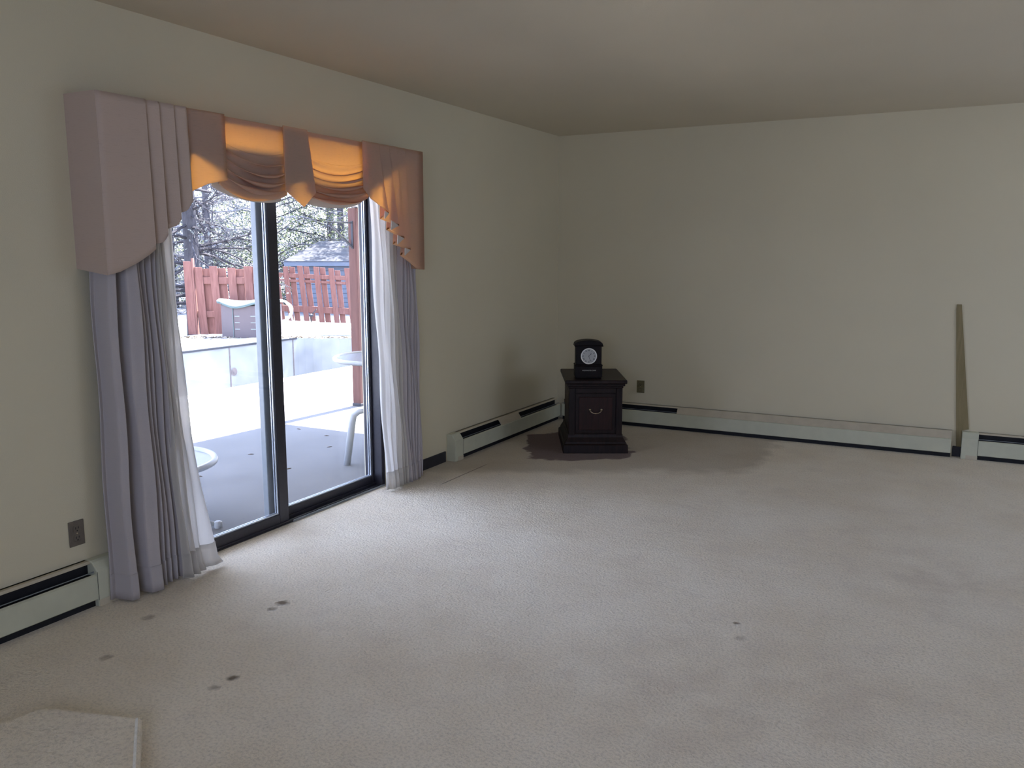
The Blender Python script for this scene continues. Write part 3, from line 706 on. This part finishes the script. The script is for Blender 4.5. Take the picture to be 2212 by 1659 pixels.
# ------------------------------------------------------------------ patio, pool, deck
GZ = -0.08
PX0, PX1, PY0, PY1, PR = -8.15, -4.22, -9.0, 6.55, 0.9
def rrect(x0, x1, y0, y1, r, off=0.0, n=8):
    x0 -= off; x1 += off; y0 -= off; y1 += off; r += off; o = []
    for cx, cy, a in ((x1 - r, y1 - r, 0), (x0 + r, y1 - r, 90), (x0 + r, y0 + r, 180), (x1 - r, y0 + r, 270)):
        for k in range(n + 1):
            t = R(a + 90 * k / n); o.append((cx + r * math.cos(t), cy + r * math.sin(t)))
    return o
ring = rrect(PX0, PX1, PY0, PY1, PR, 0.25)
def ground_with_hole(name, mat, outer, hole, z0, z1, label, cat):
    # a slab between the outer rectangle and a rounded hole
    n = len(hole); x0, x1, y0, y1 = outer; cx = (x0 + x1) / 2
    hx = [p_[0] for p_ in hole]; hy = [p_[1] for p_ in hole]
    m = MB()
    bx0, bx1, by0, by1 = min(hx), max(hx), min(hy), max(hy)
    m.box((x0, y0, z0), (bx0, y1, z1)); m.box((bx1, y0, z0), (x1, y1, z1)); m.box((bx0, y0, z0), (bx1, by0, z1)); m.box((bx0, by1, z0), (bx1, y1, z1))
    k = n // 4
    for q, (cx, cy) in enumerate(((bx1, by1), (bx0, by1), (bx0, by0), (bx1, by0))):
        seg = hole[q * k:(q + 1) * k]
        m.prism([(cx, cy)] + seg[::-1], z0, z1, 'z')
    return struct(m.build(name, mat), label, cat)
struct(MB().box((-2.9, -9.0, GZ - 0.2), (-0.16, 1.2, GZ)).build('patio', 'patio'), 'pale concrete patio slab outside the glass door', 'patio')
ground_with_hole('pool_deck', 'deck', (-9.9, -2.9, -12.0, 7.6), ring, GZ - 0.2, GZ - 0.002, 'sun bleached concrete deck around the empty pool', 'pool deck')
struct(MB().box((-2.9, 1.2, GZ - 0.2), (4.0, 14.0, GZ - 0.002)).build('side_ground', 'deck'), 'pale paved ground past the porch post', 'paving')
pool = empty('swimming_pool', ((PX0 + PX1) / 2, 0, GZ)); tag(pool, 'drained swimming pool with pale blue walls beyond the patio', 'swimming pool')
PO = Matrix.Translation((-(PX0 + PX1) / 2, 0, -GZ))
rin = rrect(PX0, PX1, PY0, PY1, PR); n = len(rin)
m = MB(); vs = [(x, y, GZ - 0.05) for x, y in rin] + [(x, y, GZ - 1.5) for x, y in rin]
m.add(vs, [(i, n + i, n + (i + 1) % n, (i + 1) % n) for i in range(n)] + [tuple(range(n, 2 * n))], PO).build('pool_liner', 'pool', pool)
m = MB(); ro = rrect(PX0, PX1, PY0, PY1, PR, 0.25)
vs = [(x, y, GZ + 0.012) for x, y in rin] + [(x, y, GZ + 0.012) for x, y in ro] + [(x, y, GZ - 0.06) for x, y in rin] + [(x, y, GZ - 0.21) for x, y in ro]
fs = []
for i in range(n):
    j = (i + 1) % n
    fs += [(i, j, n + j, n + i), (i, 2 * n + i, 2 * n + j, j), (n + i, n + j, 3 * n + j, 3 * n + i), (2 * n + i, 3 * n + i, 3 * n + j, 2 * n + j)]
m.add(vs, fs, PO).build('coping', 'coping', pool)
for y in (3.9, 4.95, 6.0 - 0.5):
    MB().box((PX0 + 0.001, y - 0.012, GZ - 1.45), (PX0 + 0.008, y + 0.012, GZ - 0.06), PO).build('wall_seam', 'seam', pool)
MB().box((PX0 - 0.02, 2.1, GZ - 0.085), (PX0 + 0.02, 5.6, GZ - 0.055), PO).build('liner_track', 'iron', pool)
MB().lathe([(0.001, 0), (0.06, 0.0), (0.07, 0.01), (0.001, 0.012)], 20, PO @ Matrix.Translation((PX0 + 0.002, 3.98, GZ - 0.52)) @ Matrix.Rotation(R(90), 4, 'Y')).build('drain_fitting', 'seam', pool)
MB().box((PX0 + 0.0, 4.75, GZ - 0.34), (PX0 + 0.03, 5.02, GZ - 0.14), PO).build('skimmer_opening', 'coping', pool, 0.01)

# strip of dry leaf litter along the fence
rnd = random.Random(5)
m = MB()
for i in range(900):
    d = rnd.uniform(-1.5, 3.2); wv = abs(rnd.gauss(0, 0.16))
    base = Vector((-9.98 + 0.88 * d + 0.40, 4.62 + 0.47 * d - 0.30, GZ)); q = base + Vector((0.47, -0.88, 0)) * (wv)
    s = rnd.uniform(0.02, 0.05); a = rnd.uniform(0, PI)
    m.add([(-s, -s * .5, 0), (s, -s * .5, rnd.uniform(0, .02)), (s, s * .5, 0), (-s, s * .5, rnd.uniform(0, .02))], [(0, 1, 2, 3)], Matrix.Translation(q + Vector((0, 0, 0.006))) @ Matrix.Rotation(a, 4, 'Z'))
tag(m.build('leaf_litter', 'litter'), 'pale dry leaf litter along the foot of the red fence', 'leaf litter', None, 'stuff')
# a few stray leaves on the patio
lf = MB().add([(-0.022, 0, 0.001), (0, -0.009, 0.006), (0.024, 0, 0.002), (0, 0.010, 0.004), (-0.022, 0, 0.000), (0, -0.009, 0.003), (0.024, 0, 0.0), (0, 0.010, 0.001)],
              [(0, 1, 2, 3), (7, 6, 5, 4), (0, 4, 5, 1), (1, 5, 6, 2), (2, 6, 7, 3), (3, 7, 4, 0)]).build('dry_leaf', 'leaf_brown')
pos = [(-1.55, -1.30, 20), (-1.25, -1.62, 70), (-1.95, -1.20, 0), (-1.62, -2.10, 40), (-1.05, -2.30, 80), (-1.45, -2.75, 10), (-1.30, -3.20, 30)]
for i, (x, y, a) in enumerate(pos):
    o = lf if i == 0 else lf.copy()
    if i: COL.objects.link(o)
    o.location = (x, y, GZ); o.rotation_euler = (0, 0, R(a)); tag(o, 'small dry brown leaf lying on the shaded patio concrete', 'leaf', 'dry leaves on the patio')

# ------------------------------------------------------------------ porch roof, post, bracket
pr = struct(empty('porch_roof', (0, 0, 0)), 'white underside of the gabled porch roof over the patio', 'porch roof')
RT = Matrix.Identity(4)
def roofslab(lo, hi, mat, name):
    # gable with its ridge running out from the house
    m = MB()
    E0, RDG, E1, ZE, SL = 0.055, -3.4, -7.0, 1.885, 0.30
    xe0, xe1 = -2.22, -2.42
    zr = ZE + SL * (E0 - RDG)
    for ya, yb, za, zb in ((E0, RDG, ZE, zr), (RDG, E1, zr, ZE)):
        m.add([(-0.16, ya, za + lo), (xe0 if ya == E0 else xe1, ya, za + lo), (xe1, yb, zb + lo), (-0.16, yb, zb + lo), (-0.16, ya, za + hi), (xe0 if ya == E0 else xe1, ya, za + hi), (xe1, yb, zb + hi), (-0.16, yb, zb + hi)],
              [(0, 3, 2, 1), (4, 5, 6, 7), (0, 1, 5, 4), (1, 2, 6, 5), (2, 3, 7, 6), (3, 0, 4, 7)])
    m.build(name, mat, pr)
roofslab(0.0, 0.03, 'soffit', 'soffit'); roofslab(0.031, 0.10, 'shingle', 'roof_covering')
pt = empty('porch_post', (-2.215, 0.005, GZ)); tag(pt, 'red brown stained wooden porch post at the patio corner', 'post')
MB().box((-0.05, -0.05, 0.0), (0.05, 0.05, 1.975)).build('post_shaft', 'post', pt, 0.004)
MB().box((-0.056, -0.056, 0.0), (0.056, 0.056, 0.03)).build('post_foot', 'iron', pt, 0.003)
br = empty('plant_bracket', (-2.215, -0.045, 1.74)); tag(br, 'black iron plant hanger bracket screwed to the porch post', 'bracket')
m = MB(); m.box((-0.012, -0.006, -0.24), (0.012, 0.0, 0.03)); m.build('wall_plate', 'iron', br, 0.001)
m = MB(); m.tube([(0, -0.004, 0.012), (-0.085, -0.085, 0.016), (-0.175, -0.165, 0.022)], 0.008, 6); m.build('arm', 'iron', br)
m = MB(); m.tube([(0, -0.004, -0.225), (-0.165, -0.155, 0.008)], 0.012, 6); m.build('brace', 'iron', br)
m = MB(); m.tube([(-0.165, -0.155, 0.022), (-0.175, -0.165, -0.02), (-0.188, -0.176, -0.045), (-0.20, -0.186, -0.035), (-0.198, -0.184, -0.018)], 0.007, 6); m.build('hook', 'iron', br)

# ------------------------------------------------------------------ patio tables
def table(loc, Rr, H, topmat, label, rz, legs=4, leg_spread=0.75):
    e = empty('patio_table', loc, rz); tag(e, label, 'patio table')
    MB().lathe([(Rr - 0.035, H - 0.010), (Rr - 0.012, H - 0.030), (Rr - 0.002, H - 0.022), (Rr, H - 0.008), (Rr - 0.006, H), (Rr - 0.030, H), (Rr - 0.035, H - 0.010)], 64, None, False).build('table_rim', 'white_paint', e, 0, True)
    MB().lathe([(0.0005, H - 0.016), (Rr - 0.032, H - 0.016), (Rr - 0.032, H - 0.008), (0.0005, H - 0.008)], 64, None, False).build('table_top', topmat, e)
    MB().tube([(0, 0, 0.03), (0, 0, H - 0.018)], 0.035, 16).build('pedestal', 'white_paint', e, 0, True)
    for k in range(legs):
        a = 2 * PI * k / legs + R(45); c, q = math.cos(a), math.sin(a); r0 = Rr * leg_spread
        MB().tube([(0.02 * c, 0.02 * q, 0.07), (0.5 * r0 * c, 0.5 * r0 * q, 0.05), (r0 * c, r0 * q, 0.014)], [0.018, 0.016, 0.014], 8).build('foot', 'white_paint', e, 0, True)
    return e
table((-0.69, -1.545, GZ), 0.43, 0.76, 'tableglass', 'round patio table with pebbled glass top beside the porch post', R(14), 4, 0.45)
# footstool whose near leg shows at the jamb
fs_ = empty('patio_footstool', (-0.50, -1.70, GZ), R(28)); tag(fs_, 'white framed patio footstool half hidden behind the fixed door jamb', 'footstool')
for sx_ in (0.0, 0.50):
    for sy_ in (-0.16, 0.28):
        dx = -1 if sx_ == 0 else 1
        sx_ += 0.14 if sy_ > 0 and sx_ == 0 else 0
        p0 = [(sx_ - dx * 0.10 - 0.31 + 0.0, sy_, 0.405), (sx_ - dx * 0.04 - 0.31, sy_, 0.398), (sx_ - 0.31, sy_, 0.37), (sx_ + dx * 0.015 - 0.31, sy_, 0.31), (sx_ + dx * 0.06 - 0.31, sy_, 0.0)]
        m = MB(); m.tube(p0, [0.018, 0.020, 0.025, 0.027, 0.025], 10); m.build('leg', 'white_paint', fs_, 0, True)
MB().box((-0.23, -0.17, 0.395), (0.11, 0.29, 0.415)).build('seat_frame', 'white_paint', fs_, 0.006)
MB().box((-0.20, -0.15, 0.4155), (0.08, 0.27, 0.425)).build('sling_seat', 'frosted', fs_, 0.003)
e = empty('side_table', (-0.84, -3.675, GZ)); tag(e, 'low round white side table outside behind the near sheer', 'side table')
MB().lathe([(0.365, 0.352), (0.385, 0.350), (0.400, 0.356), (0.403, 0.370), (0.396, 0.384), (0.378, 0.386), (0.368, 0.372), (0.365, 0.352)], 64, None, False).build('table_rim', 'white_paint', e, 0, True)
MB().lathe([(0.0005, 0.360), (0.369, 0.360), (0.369, 0.368), (0.0005, 0.368)], 64, None, False).build('table_top', 'frosted', e)
for k in range(3):
    a = R(27 + 120 * k); c, s = math.cos(a), math.sin(a)
    m = MB(); m.tube([(0.05 * c, 0.05 * s, 0.352), (0.04 * c, 0.04 * s, 0.20), (0.10 * c, 0.10 * s, 0.10), (0.25 * c, 0.25 * s, 0.045), (0.405 * c, 0.405 * s, 0.020)], 0.013, 10); l = m.build('leg', 'white_paint', e, 0, True)
    MB().lathe([(0.021, 0.0), (0.023, 0.015), (0.021, 0.034), (0.012, 0.040)], 14, Matrix.Translation((0.41 * c, 0.41 * s, 0))).build('foot_cap', 'white_paint', l)

# ------------------------------------------------------------------ fences
def fence(loc, ang, n, period, H, wide, lean, slope, rails, label, seed, drop=0.0, x0=0.0):
    e = empty('picket_fence', loc, ang); tag(e, label, 'fence', 'red fences beyond the pool')
    r_ = random.Random(seed); L = n * period
    SH = Matrix(((1, 0, -lean, 0), (0, 1, 0, 0), (slope, 0, 1, 0), (0, 0, 0, 1)))
    for z0, z1 in rails: MB().box((x0 - 0.1, 0.0, z0), (x0 + L, 0.045, z1), SH).build('rail', 'redwood', e, 0.004)
    for i in range(n):
        x = x0 + i * period; hh = H + r_.uniform(-0.02, 0.02); j = r_.uniform(-0.012, 0.012)
        T = SH @ Matrix.Rotation(r_.uniform(-0.012, 0.012), 4, 'Y')
        MB().box((x + j, -0.022, 0.0), (x + j + wide, -0.001, hh), T).build('picket', 'redwood', e, 0.004)
        MB().box((x + 0.13 + j, 0.046, 0.0), (x + 0.13 + j + wide * 1.05, 0.066, hh - r_.uniform(0.0, 0.05)), T).build('picket', 'redwood', e, 0.004)
    return e
fa = math.atan2(0.469, 0.883)
F1 = fence((-10.03, 4.72, GZ), fa, 5, 0.315, 1.30, 0.150, 0.045, 0.0, ((0.33, 0.45), (0.97, 1.10)), 'red board fence behind the taupe storage box', 3, x0=0.20)
MB().box((-0.02, -0.06, 0.0), (0.13, 0.04, 1.40), Matrix(((1, 0, -0.02, 0), (0, 1, 0, 0), (0, 0, 1, 0), (0, 0, 0, 1)))).build('gate_post', 'redwood', F1, 0.004)
MB().box((0.131, -0.055, 0.0), (0.165, 0.035, 1.46), Matrix(((1, 0, -0.02, 0), (0, 1, 0, 0), (0, 0, 1, 0), (0, 0, 0, 1)))).build('gate_post', 'redwood', F1, 0.004)
fence((-11.30, 8.30, GZ), fa, 8, 0.365, 1.30, 0.125, 0.085, -0.050, ((0.21, 0.36), (0.92, 0.98), (1.02, 1.12)), 'leaning red board fence in front of the grey shed', 9, x0=0.0)

# ------------------------------------------------------------------ deck storage box
db = empty('deck_box', (-8.73, 4.58, GZ), fa + R(0)); tag(db, 'taupe resin deck storage box with wavy lid against the fence', 'storage box')
def bowed(x0, x1, y, bow, z0, z1, n=12):
    m = MB(); vs = []; fs = []
    return m
fr_ = [(-0.30, 0.24), (-0.28, 0.20), (0.0, 0.0), (0.12, -0.035), (0.35, -0.06), (0.60, -0.06), (0.68, -0.05), (0.74, -0.01), (0.74, 0.62), (-0.30, 0.62)]
MB().prism(fr_, 0.0, 0.60, 'z').build('body', 'resin', db, 0.01)
sl_ = MB()
for z in (0.16, 0.28, 0.40):
    sl_.box((0.04, -0.036, z), (0.24, -0.02, z + 0.012), Matrix.Identity(4))
sl_.box((0.34, -0.065, 0.16), (0.50, -0.058, 0.172)); sl_.box((0.34, -0.065, 0.28), (0.50, -0.058, 0.292)); sl_.box((0.34, -0.065, 0.40), (0.50, -0.058, 0.412))
tag(sl_.build('panel_groove', 'resin_lid', db), kind='stuff')
MB().box((-0.005, -0.014, 0.0), (0.005, 0.004, 0.57)).build('corner_seam', 'resin_dark', db)
def lidfn(u, v):
    x = -0.36 + 1.15 * u; wave = 0.05 * math.sin(2 * PI * (u - 0.15) * 1.15)
    yf = interp([(q[0], q[1]) for q in fr_[:8]], x) - 0.05
    return (x, yf + (0.66 - yf) * v, 0.60 + 0.035 - wave * (1 - v) * 0.9 + 0.045 * math.sin(PI * v))
MB().grid(lidfn, 40, 14).build('lid', 'resin_lid', db, 0, True, 0.022)
MB().grid(lambda u, v: (-0.355 + 1.14 * u, interp([(q[0], q[1]) for q in fr_[:8]], -0.36 + 1.15 * u) - 0.046, lidfn(u, 0)[2] - 0.012 - 0.030 * v), 40, 2).build('lid_seal', 'resin_dark', db, 0, True, 0.006)

# ------------------------------------------------------------------ hose and garden light
hs = empty('garden_hose', (-10.42, 7.62, GZ)); tag(hs, 'coiled white garden hose leaning at the foot of the leaning fence', 'hose')
pts = []
for i in range(90):
    t = 2 * PI * i / 30; r = 0.24 + 0.012 * math.sin(i * .9)
    pts.append((r * 0.88 * math.cos(t) * 1.1, r * .47 * math.cos(t) + 0.02 * math.sin(t * .5) - i * 0.0006, 0.27 + r * math.sin(t)))
MB().tube(pts, 0.022, 8).build('coil', 'hose', hs, 0, True)
MB().tube([(0.2, 0.1, 0.2), (0.32, 0.02, 0.06), (0.45, 0.0, 0.03), (0.62, 0.06, 0.03), (0.45, -0.1, 0.03), (0.2, -0.22, 0.03), (-0.15, -0.3, 0.03)], 0.02, 8).build('loose_end', 'hose', hs, 0, True)
gl_ = empty('garden_light', (-9.98, 8.12, GZ)); tag(gl_, 'small black garden light standing at the foot of the leaning fence', 'garden light')
MB().lathe([(0.012, 0), (0.012, 0.12), (0.05, 0.14), (0.055, 0.17), (0.03, 0.19), (0.001, 0.195)], 16).build('lamp_head', 'iron', gl_, 0, True)
MB().tube([(0.0, 0, 0.15), (0.12, 0.05, 0.30)], 0.012, 6).build('stake', 'iron', gl_)

# ------------------------------------------------------------------ shed
sh = empty('garden_shed', (-15.2, 13.6, -1.2), fa); tag(sh, 'slate grey shed with shingled hip roof beyond the leaning fence', 'shed')
MB().box((-0.35, 0.25, 0.0), (4.0, 3.2, 2.36)).build('siding_wall', 'siding', sh)
MB().box((-0.50, 0.02, 2.30), (4.2, 0.10, 2.46)).build('fascia', 'siding', sh)
rf = MB(); rf.add([(-0.56, 0.0, 2.44), (4.25, 0.0, 2.44), (4.25, 3.4, 2.44), (-0.56, 3.4, 2.44), (0.30, 1.55, 3.10), (3.4, 1.55, 3.10)], [(0, 1, 5, 4), (1, 2, 5), (2, 3, 4, 5), (3, 0, 4), (3, 2, 1, 0)]).build('shed_roof', 'shingle', sh)

# ------------------------------------------------------------------ terrain and woods
V0 = Vector((3.13, -6.74, 0)); FD = Vector((-0.470, 0.883, 0)); RD = Vector((0.883, 0.470, 0))
def wood_at(depth, side, z=0.0):
    # a spot in the woods: distance beyond the house along the garden axis and sideways from it
    q = V0 + FD * depth + RD * side; return Vector((q.x, q.y, z))
def hz(d, s):
    return GZ - 0.35 - 1.0 * min(1, max(0, (d - 17.5) / 4)) + max(0, d - 27) * 0.16 + 0.25 * mnoise.noise(Vector((d * .15, s * .15, 0)))
def hfn(u, v):
    d = 17.0 + 60 * v; s = -70 + 110 * u
    q = wood_at(d, s); return (q.x, q.y, hz(d, s))
struct(MB().grid(hfn, 70, 50).build('wooded_hill', 'hill', None, 0, True), 'leaf covered wooded hillside rising beyond the fence', 'hillside')
struct(MB().box((-40, -30, -0.9), (-9.0, 34, -0.4)).box((-9.0, 7.7, -0.9), (40, 34, -0.4)).build('lawn', 'hill'), 'rough ground under the garden', 'ground')

def tree(depth, side, H, r0, seed, label, leafm, twigm, nleaf, spread, droop=0.0, first=0.12, nb=26, leafsize=0.05, twigs=7):
    r_ = random.Random(seed); b = wood_at(depth, side); b.z = hz(depth, side) - 0.1
    e = empty('tree', b, 0); tag(e, label, 'tree', 'trees on the hillside beyond the fence')
    pts = [(0.05 * math.sin(i + seed) * i / 6, 0.05 * math.cos(i * 1.3 + seed) * i / 6, H * i / 12) for i in range(13)]
    MB().tube(pts, [r0 * (1 - 0.85 * i / 12) for i in range(13)], 10).build('trunk', 'bark', e, 0, True)
    br = MB(); tips = []
    for k in range(nb):
        z = H * (first + (0.97 - first) * (k + r_.random()) / nb); a = r_.uniform(0, 2 * PI)
        L = spread * (1 - 0.65 * z / H) * r_.uniform(0.7, 1.15); d = Vector((math.cos(a), math.sin(a), r_.uniform(0.0, 0.45) - droop))
        q = Vector((0, 0, z)); path = [q.copy()]; step = L / 7; d.normalize()
        for i in range(7):
            d = (d + Vector((r_.gauss(0, .16), r_.gauss(0, .16), r_.gauss(0, .12) - droop * .12))).normalized(); q = q + d * step; path.append(q.copy())
        rr = r0 * 0.22 * (1 - 0.5 * z / H)
        br.tube(path, [rr * (1 - 0.85 * i / 7) + 0.003 for i in range(8)], 4, False)
        for i in range(2, 8):
            for _ in range(twigs // 3 + 1):
                dd = (d + Vector((r_.gauss(0, .8), r_.gauss(0, .8), r_.gauss(0, .7) - droop))).normalized(); q0 = path[i]
                l2 = step * r_.uniform(0.7, 1.8); mid = q0 + dd * l2 * .5 + Vector((0, 0, -droop * .1)); end = q0 + (dd + Vector((r_.gauss(0, .25), r_.gauss(0, .25), -.15 - droop * .4))) * l2
                br.tube([q0, mid, end], [0.011, 0.008, 0.004], 3, False); tips.append((q0, end))
    br.build('branches', twigm, e)
    if nleaf:
        lm = MB()
        for _ in range(nleaf):
            a, c = r_.choice(tips); q = a.lerp(c, r_.random()) + Vector((r_.gauss(0, .12), r_.gauss(0, .12), r_.gauss(0, .10)))
            s = leafsize * r_.uniform(0.6, 1.4); Mx = Matrix.Translation(q) @ Matrix.Rotation(r_.uniform(0, 6.3), 4, Vector((r_.gauss(0, 1), r_.gauss(0, 1), r_.gauss(0, 1))).normalized())
            lm.add([(-s, 0, 0), (0, -s * .5, s * .15), (s, 0, 0), (0, s * .5, s * .15)], [(0, 1, 2, 3)], Mx)
        lm.build('foliage', leafm, e)
    return e
tree(19.2, -7.22, 11.0, 0.20, 11, 'thick grey trunk with drooping bare branches behind the red gate post', 'leaf_grey', 'twig', 1200, 2.3, 0.22, 0.115, 120, 0.045, 10)
SPOTS = [(32.0, -4.9, 11, 0.13, 'leaf_light', 'leafy young tree rising left of the shed roof ridge'), (27.5, -9.8, 10, 0.16, 'leaf_grey', 'grey twiggy tree behind the thick grey trunk'),
         (31.0, -6.2, 11, 0.17, 'leaf_light', 'pale green tree standing behind the shed'), (30.0, -8.5, 10, 0.12, 'leaf_grey', 'thin grey green tree between thick trunk and shed'),
         (33.5, -9.4, 12, 0.2, 'leaf_light', 'tall green tree deep behind the storage box'), (30.0, -12.0, 11, 0.18, 'leaf_grey', 'bare grey tree behind the near end of the fence'),
         (36.0, -7.6, 13, 0.2, 'leaf_light', 'tallest pale tree far up the hillside'), (29.0, -3.6, 9, 0.15, 'leaf_light', 'bright leafy tree behind the porch post'), (35.0, -4.6, 12, 0.2, 'leaf_grey', 'grey tree far behind the porch post')]
for i, (d, s, H, r0, lm_, lb) in enumerate(SPOTS):
    tree(d, s, H, r0, 20 + i, lb, lm_, 'paletwig' if i % 3 else 'twig', 6500, 3.4, 0.05, 0.08, 44, 0.042, 10)
# undergrowth
r_ = random.Random(77)
lm = MB(); mats = []
for mi, (cnt, sz) in enumerate(((16000, 0.05), (10000, 0.055), (18000, 0.05))):
    for _ in range(cnt):
        d = r_.uniform(29.5, 46); q_ = d * r_.uniform(-0.43, -0.15); z = hz(d, q_) + abs(r_.gauss(0, 2.0))
        q = wood_at(d, q_, z); k = sz * r_.uniform(0.5, 1.5)
        Mx = Matrix.Translation(q) @ Matrix.Rotation(r_.uniform(0, 6.3), 4, Vector((r_.gauss(0, 1), r_.gauss(0, 1), r_.gauss(0, 1))).normalized())
        lm.add([(-k, 0, 0), (0, -k * .5, k * .2), (k, 0, 0), (0, k * .5, k * .2)], [(0, 1, 2, 3)], Mx); mats.append(mi)
ug = lm.build('undergrowth', 'leaf_light'); ug.data.materials.append(M['leaf_dark']); ug.data.materials.append(M['leaf_grey'])
if len(ug.data.polygons) == len(mats): ug.data.polygons.foreach_set('material_index', mats)
tag(ug, 'tangled green and grey undergrowth filling the woods', 'undergrowth', None, 'stuff')
